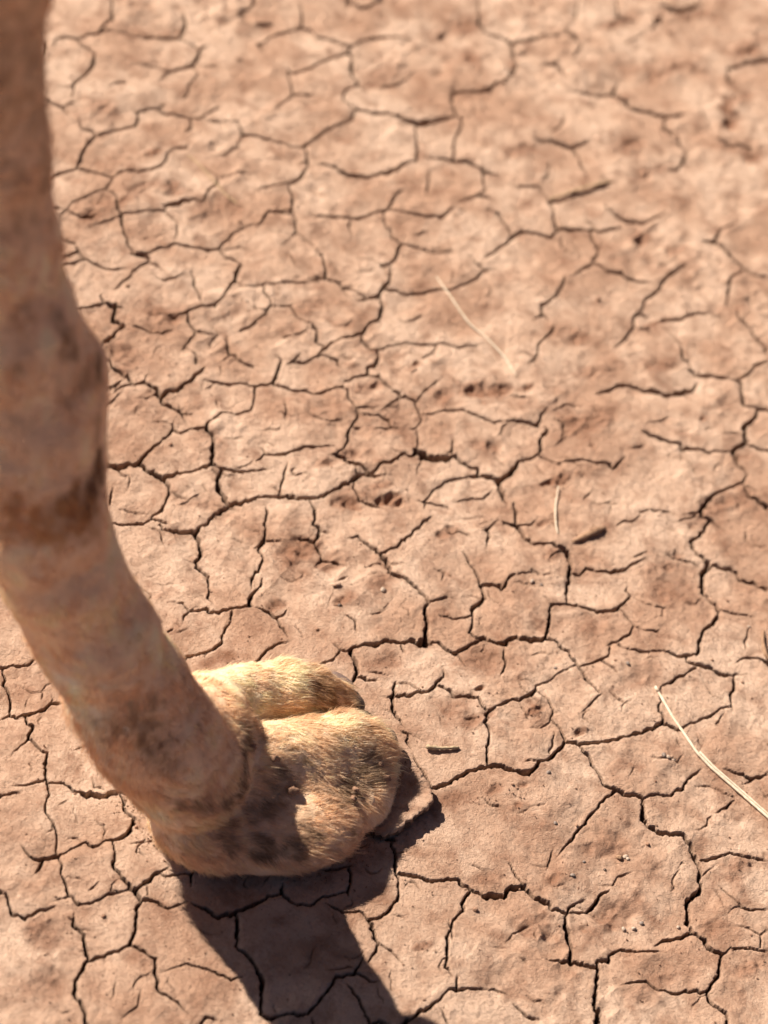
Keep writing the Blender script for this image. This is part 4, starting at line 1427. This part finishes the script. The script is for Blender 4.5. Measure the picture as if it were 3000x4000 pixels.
# ------------------------------------------------------------------ clods and small stones
STONES = [
(2338, 1169, .0034, CLOD, 'dark round clod alone in the blurred upper right'),
(1328, 2365, .0024, NAIL, 'near-black round seed above the gap between the toes'),
(666, 1735, .0022, CLOD, 'small dark pebble on the plate right of the fetlock'),
(964, 1175, .0019, CLOD_PALE, 'tan pebble on the plate right of the upper leg'),
(1497, 2304, .0028, CLOD_PALE, 'tan clod in the middle of the wide plate above the toes'),
(1239, 2458, .0020, CLOD, 'brown crumb above the far toe'),
(2078, 2271, .0024, CLOD_PALE, 'whitish stone, paler of a pair by the short diagonal crack'),
(2115, 2283, .0018, CLOD_GREY, 'dark stone beside the whitish one'),
(2452, 2591, .0023, CLOD_GREY, 'grey pebble left of where the long straw starts'),
(2169, 2609, .0015, CLOD_GREY, 'tiny grey grain on the open plate left of the long straw'),
(2404, 2579, .0015, CLOD, 'tiny brown grain left of the grey pebble'),
(2925, 2449, .0021, CLOD_PALE, 'tan pebble near the right edge above the curled twig'),
(2782, 2578, .0017, CLOD, 'dark grain right of the forked crack near the right edge'),
(2901, 2666, .0017, CLOD, 'dark grain inside the small plate at the right edge'),
(2594, 2949, .0025, CLOD_GREY, 'grey stone at the left end of a short row below the straw'),
(2611, 2957, .0023, CLOD_PALE, 'pale stone in the middle of a short row below the straw'),
(2631, 2969, .0024, CLOD_PALE, 'pale stone at the right end of a short row below the straw'),
(2142, 3017, .0020, CLOD_GREY, 'grey pebble between the two forking cracks right of the foot'),
(2169, 3214, .0019, CLOD_GREY, 'grey pebble left of the diagonal crack lower right'),
(2253, 3224, .0015, CLOD, 'dark grain touching the diagonal crack lower right'),
(2238, 3419, .0022, CLOD_GREY, 'grey pebble above the branching crack lower right'),
(2420, 3350, .0034, TWIG, 'reddish brown clod, largest on the big lower right plate'),
(2442, 3346, .0021, CLOD_PALE, 'cream crumb against the reddish brown clod'),
(2453, 3354, .0018, CLOD_PALE, 'cream crumb right of the first against the clod'),
(2362, 3396, .0014, NAIL, 'black grain below the reddish brown clod'),
(2281, 3366, .0015, CLOD_GREY, 'grey grain left of the reddish brown clod'),
(2506, 3606, .0020, CLOD_GREY, 'grey pebble on the dimpled lower right plate'),
(2476, 3628, .0021, CLOD_PALE, 'pale pebble beside the grey one on the dimpled plate'),
(2437, 3630, .0023, CLOD_PALE, 'pale crusty pebble, leftmost on the dimpled plate'),
(2649, 3622, .0018, CLOD_PALE, 'tan pebble just left of the big winding crack'),
(2530, 3297, .0019, CLOD, 'brown flat grain near the top of the big lower right plate'),
(2112, 3654, .0016, CLOD, 'brown grain left of the vertical crack at bottom right'),
(1856, 3552, .0024, CLOD, 'dark clod right of the shadow'),
(404, 3579, .0020, CLOD, 'dark clod on the small plate at lower left'),
(934, 232, .0032, CLOD, 'dark blurred clod near the top left'),
(934, 865, .0024, CLOD, 'dark clod at upper left, above a wavy crack'),
(497, 1115, .0022, CLOD, 'dark clod just right of the upper leg'),
(2614, 128, .0035, CLOD, 'dark blurred lump near the top right corner'),
]
for k, (px, py, r, mt_, lab_) in enumerate(STONES):
    r *= 0.82
    p = on_ground(px, py, r * 0.30)
    Vn, Fn = blob_mesh((0, 0, 0), np.eye(3), (r * random.uniform(.9, 1.15), r * random.uniform(.75, 1.0), r * random.uniform(.6, .8)), k + 1.5, n_lat=7, n_lon=10, rough=.28)
    o = mesh_np('clod' if mt_ in (CLOD, NAIL, TWIG) else 'pebble', Vn, Fn, mt_, smooth=True)
    o.location = p; o.rotation_euler = (random.uniform(-.4, .4), random.uniform(-.4, .4), random.uniform(0, 6.28))
    tag(o, lab_, 'clod' if mt_ in (CLOD, NAIL, TWIG) else 'pebble', group='clods and small stones on the cracked mud')

# the crumbs nobody could count
CV, CF = [], []
nb = 0
base_v, base_f = blob_mesh((0, 0, 0), np.eye(3), (1, 1, .7), 9.0, n_lat=4, n_lon=5, rough=.35)
base_f = np.array(base_f)
for k in range(4200):
    px, py = random.uniform(-700, 3700), random.uniform(-300, 4700)
    if k > 2600:      # more of them in the hollows and by the cracks
        h = random.choice(HOLLOWS); px = h[0] + random.gauss(0, h[2] * 1.1); py = h[1] + random.gauss(0, h[3] * 1.3)
    rb = 1.0
    if k > 3500:      # crushed soil round the edge of the foot
        a = random.uniform(0, 6.28); rr_ = random.gauss(1.06, .10); px = 1040 + 500 * rr_ * math.cos(a); py = 3110 + 300 * rr_ * math.sin(a); rb = 1.5
    r = 0.00032 * rb + 0.0007 * random.random() ** 3
    a = random.uniform(0, 6.28); c_, s_ = math.cos(a), math.sin(a)
    q = base_v * r * np.array([random.uniform(.8, 1.3), random.uniform(.7, 1.1), 1])
    q = np.stack([q[:, 0] * c_ - q[:, 1] * s_, q[:, 0] * s_ + q[:, 1] * c_, q[:, 2]], -1) + on_ground(px, py, r * .4)
    CV.append(q); CF.append(base_f + nb); nb += len(base_v)
cr_o = mesh_np('soil_crumbs', np.concatenate(CV), np.concatenate(CF), MUD, attrs={'stain': np.repeat(rng.random(len(CV)), len(base_v)), 'raw_shade': np.repeat(rng.random(len(CV)) * .4, len(base_v))})
tag(cr_o, 'loose crumbs of soil scattered over the mud plates', 'soil crumbs', kind='stuff')
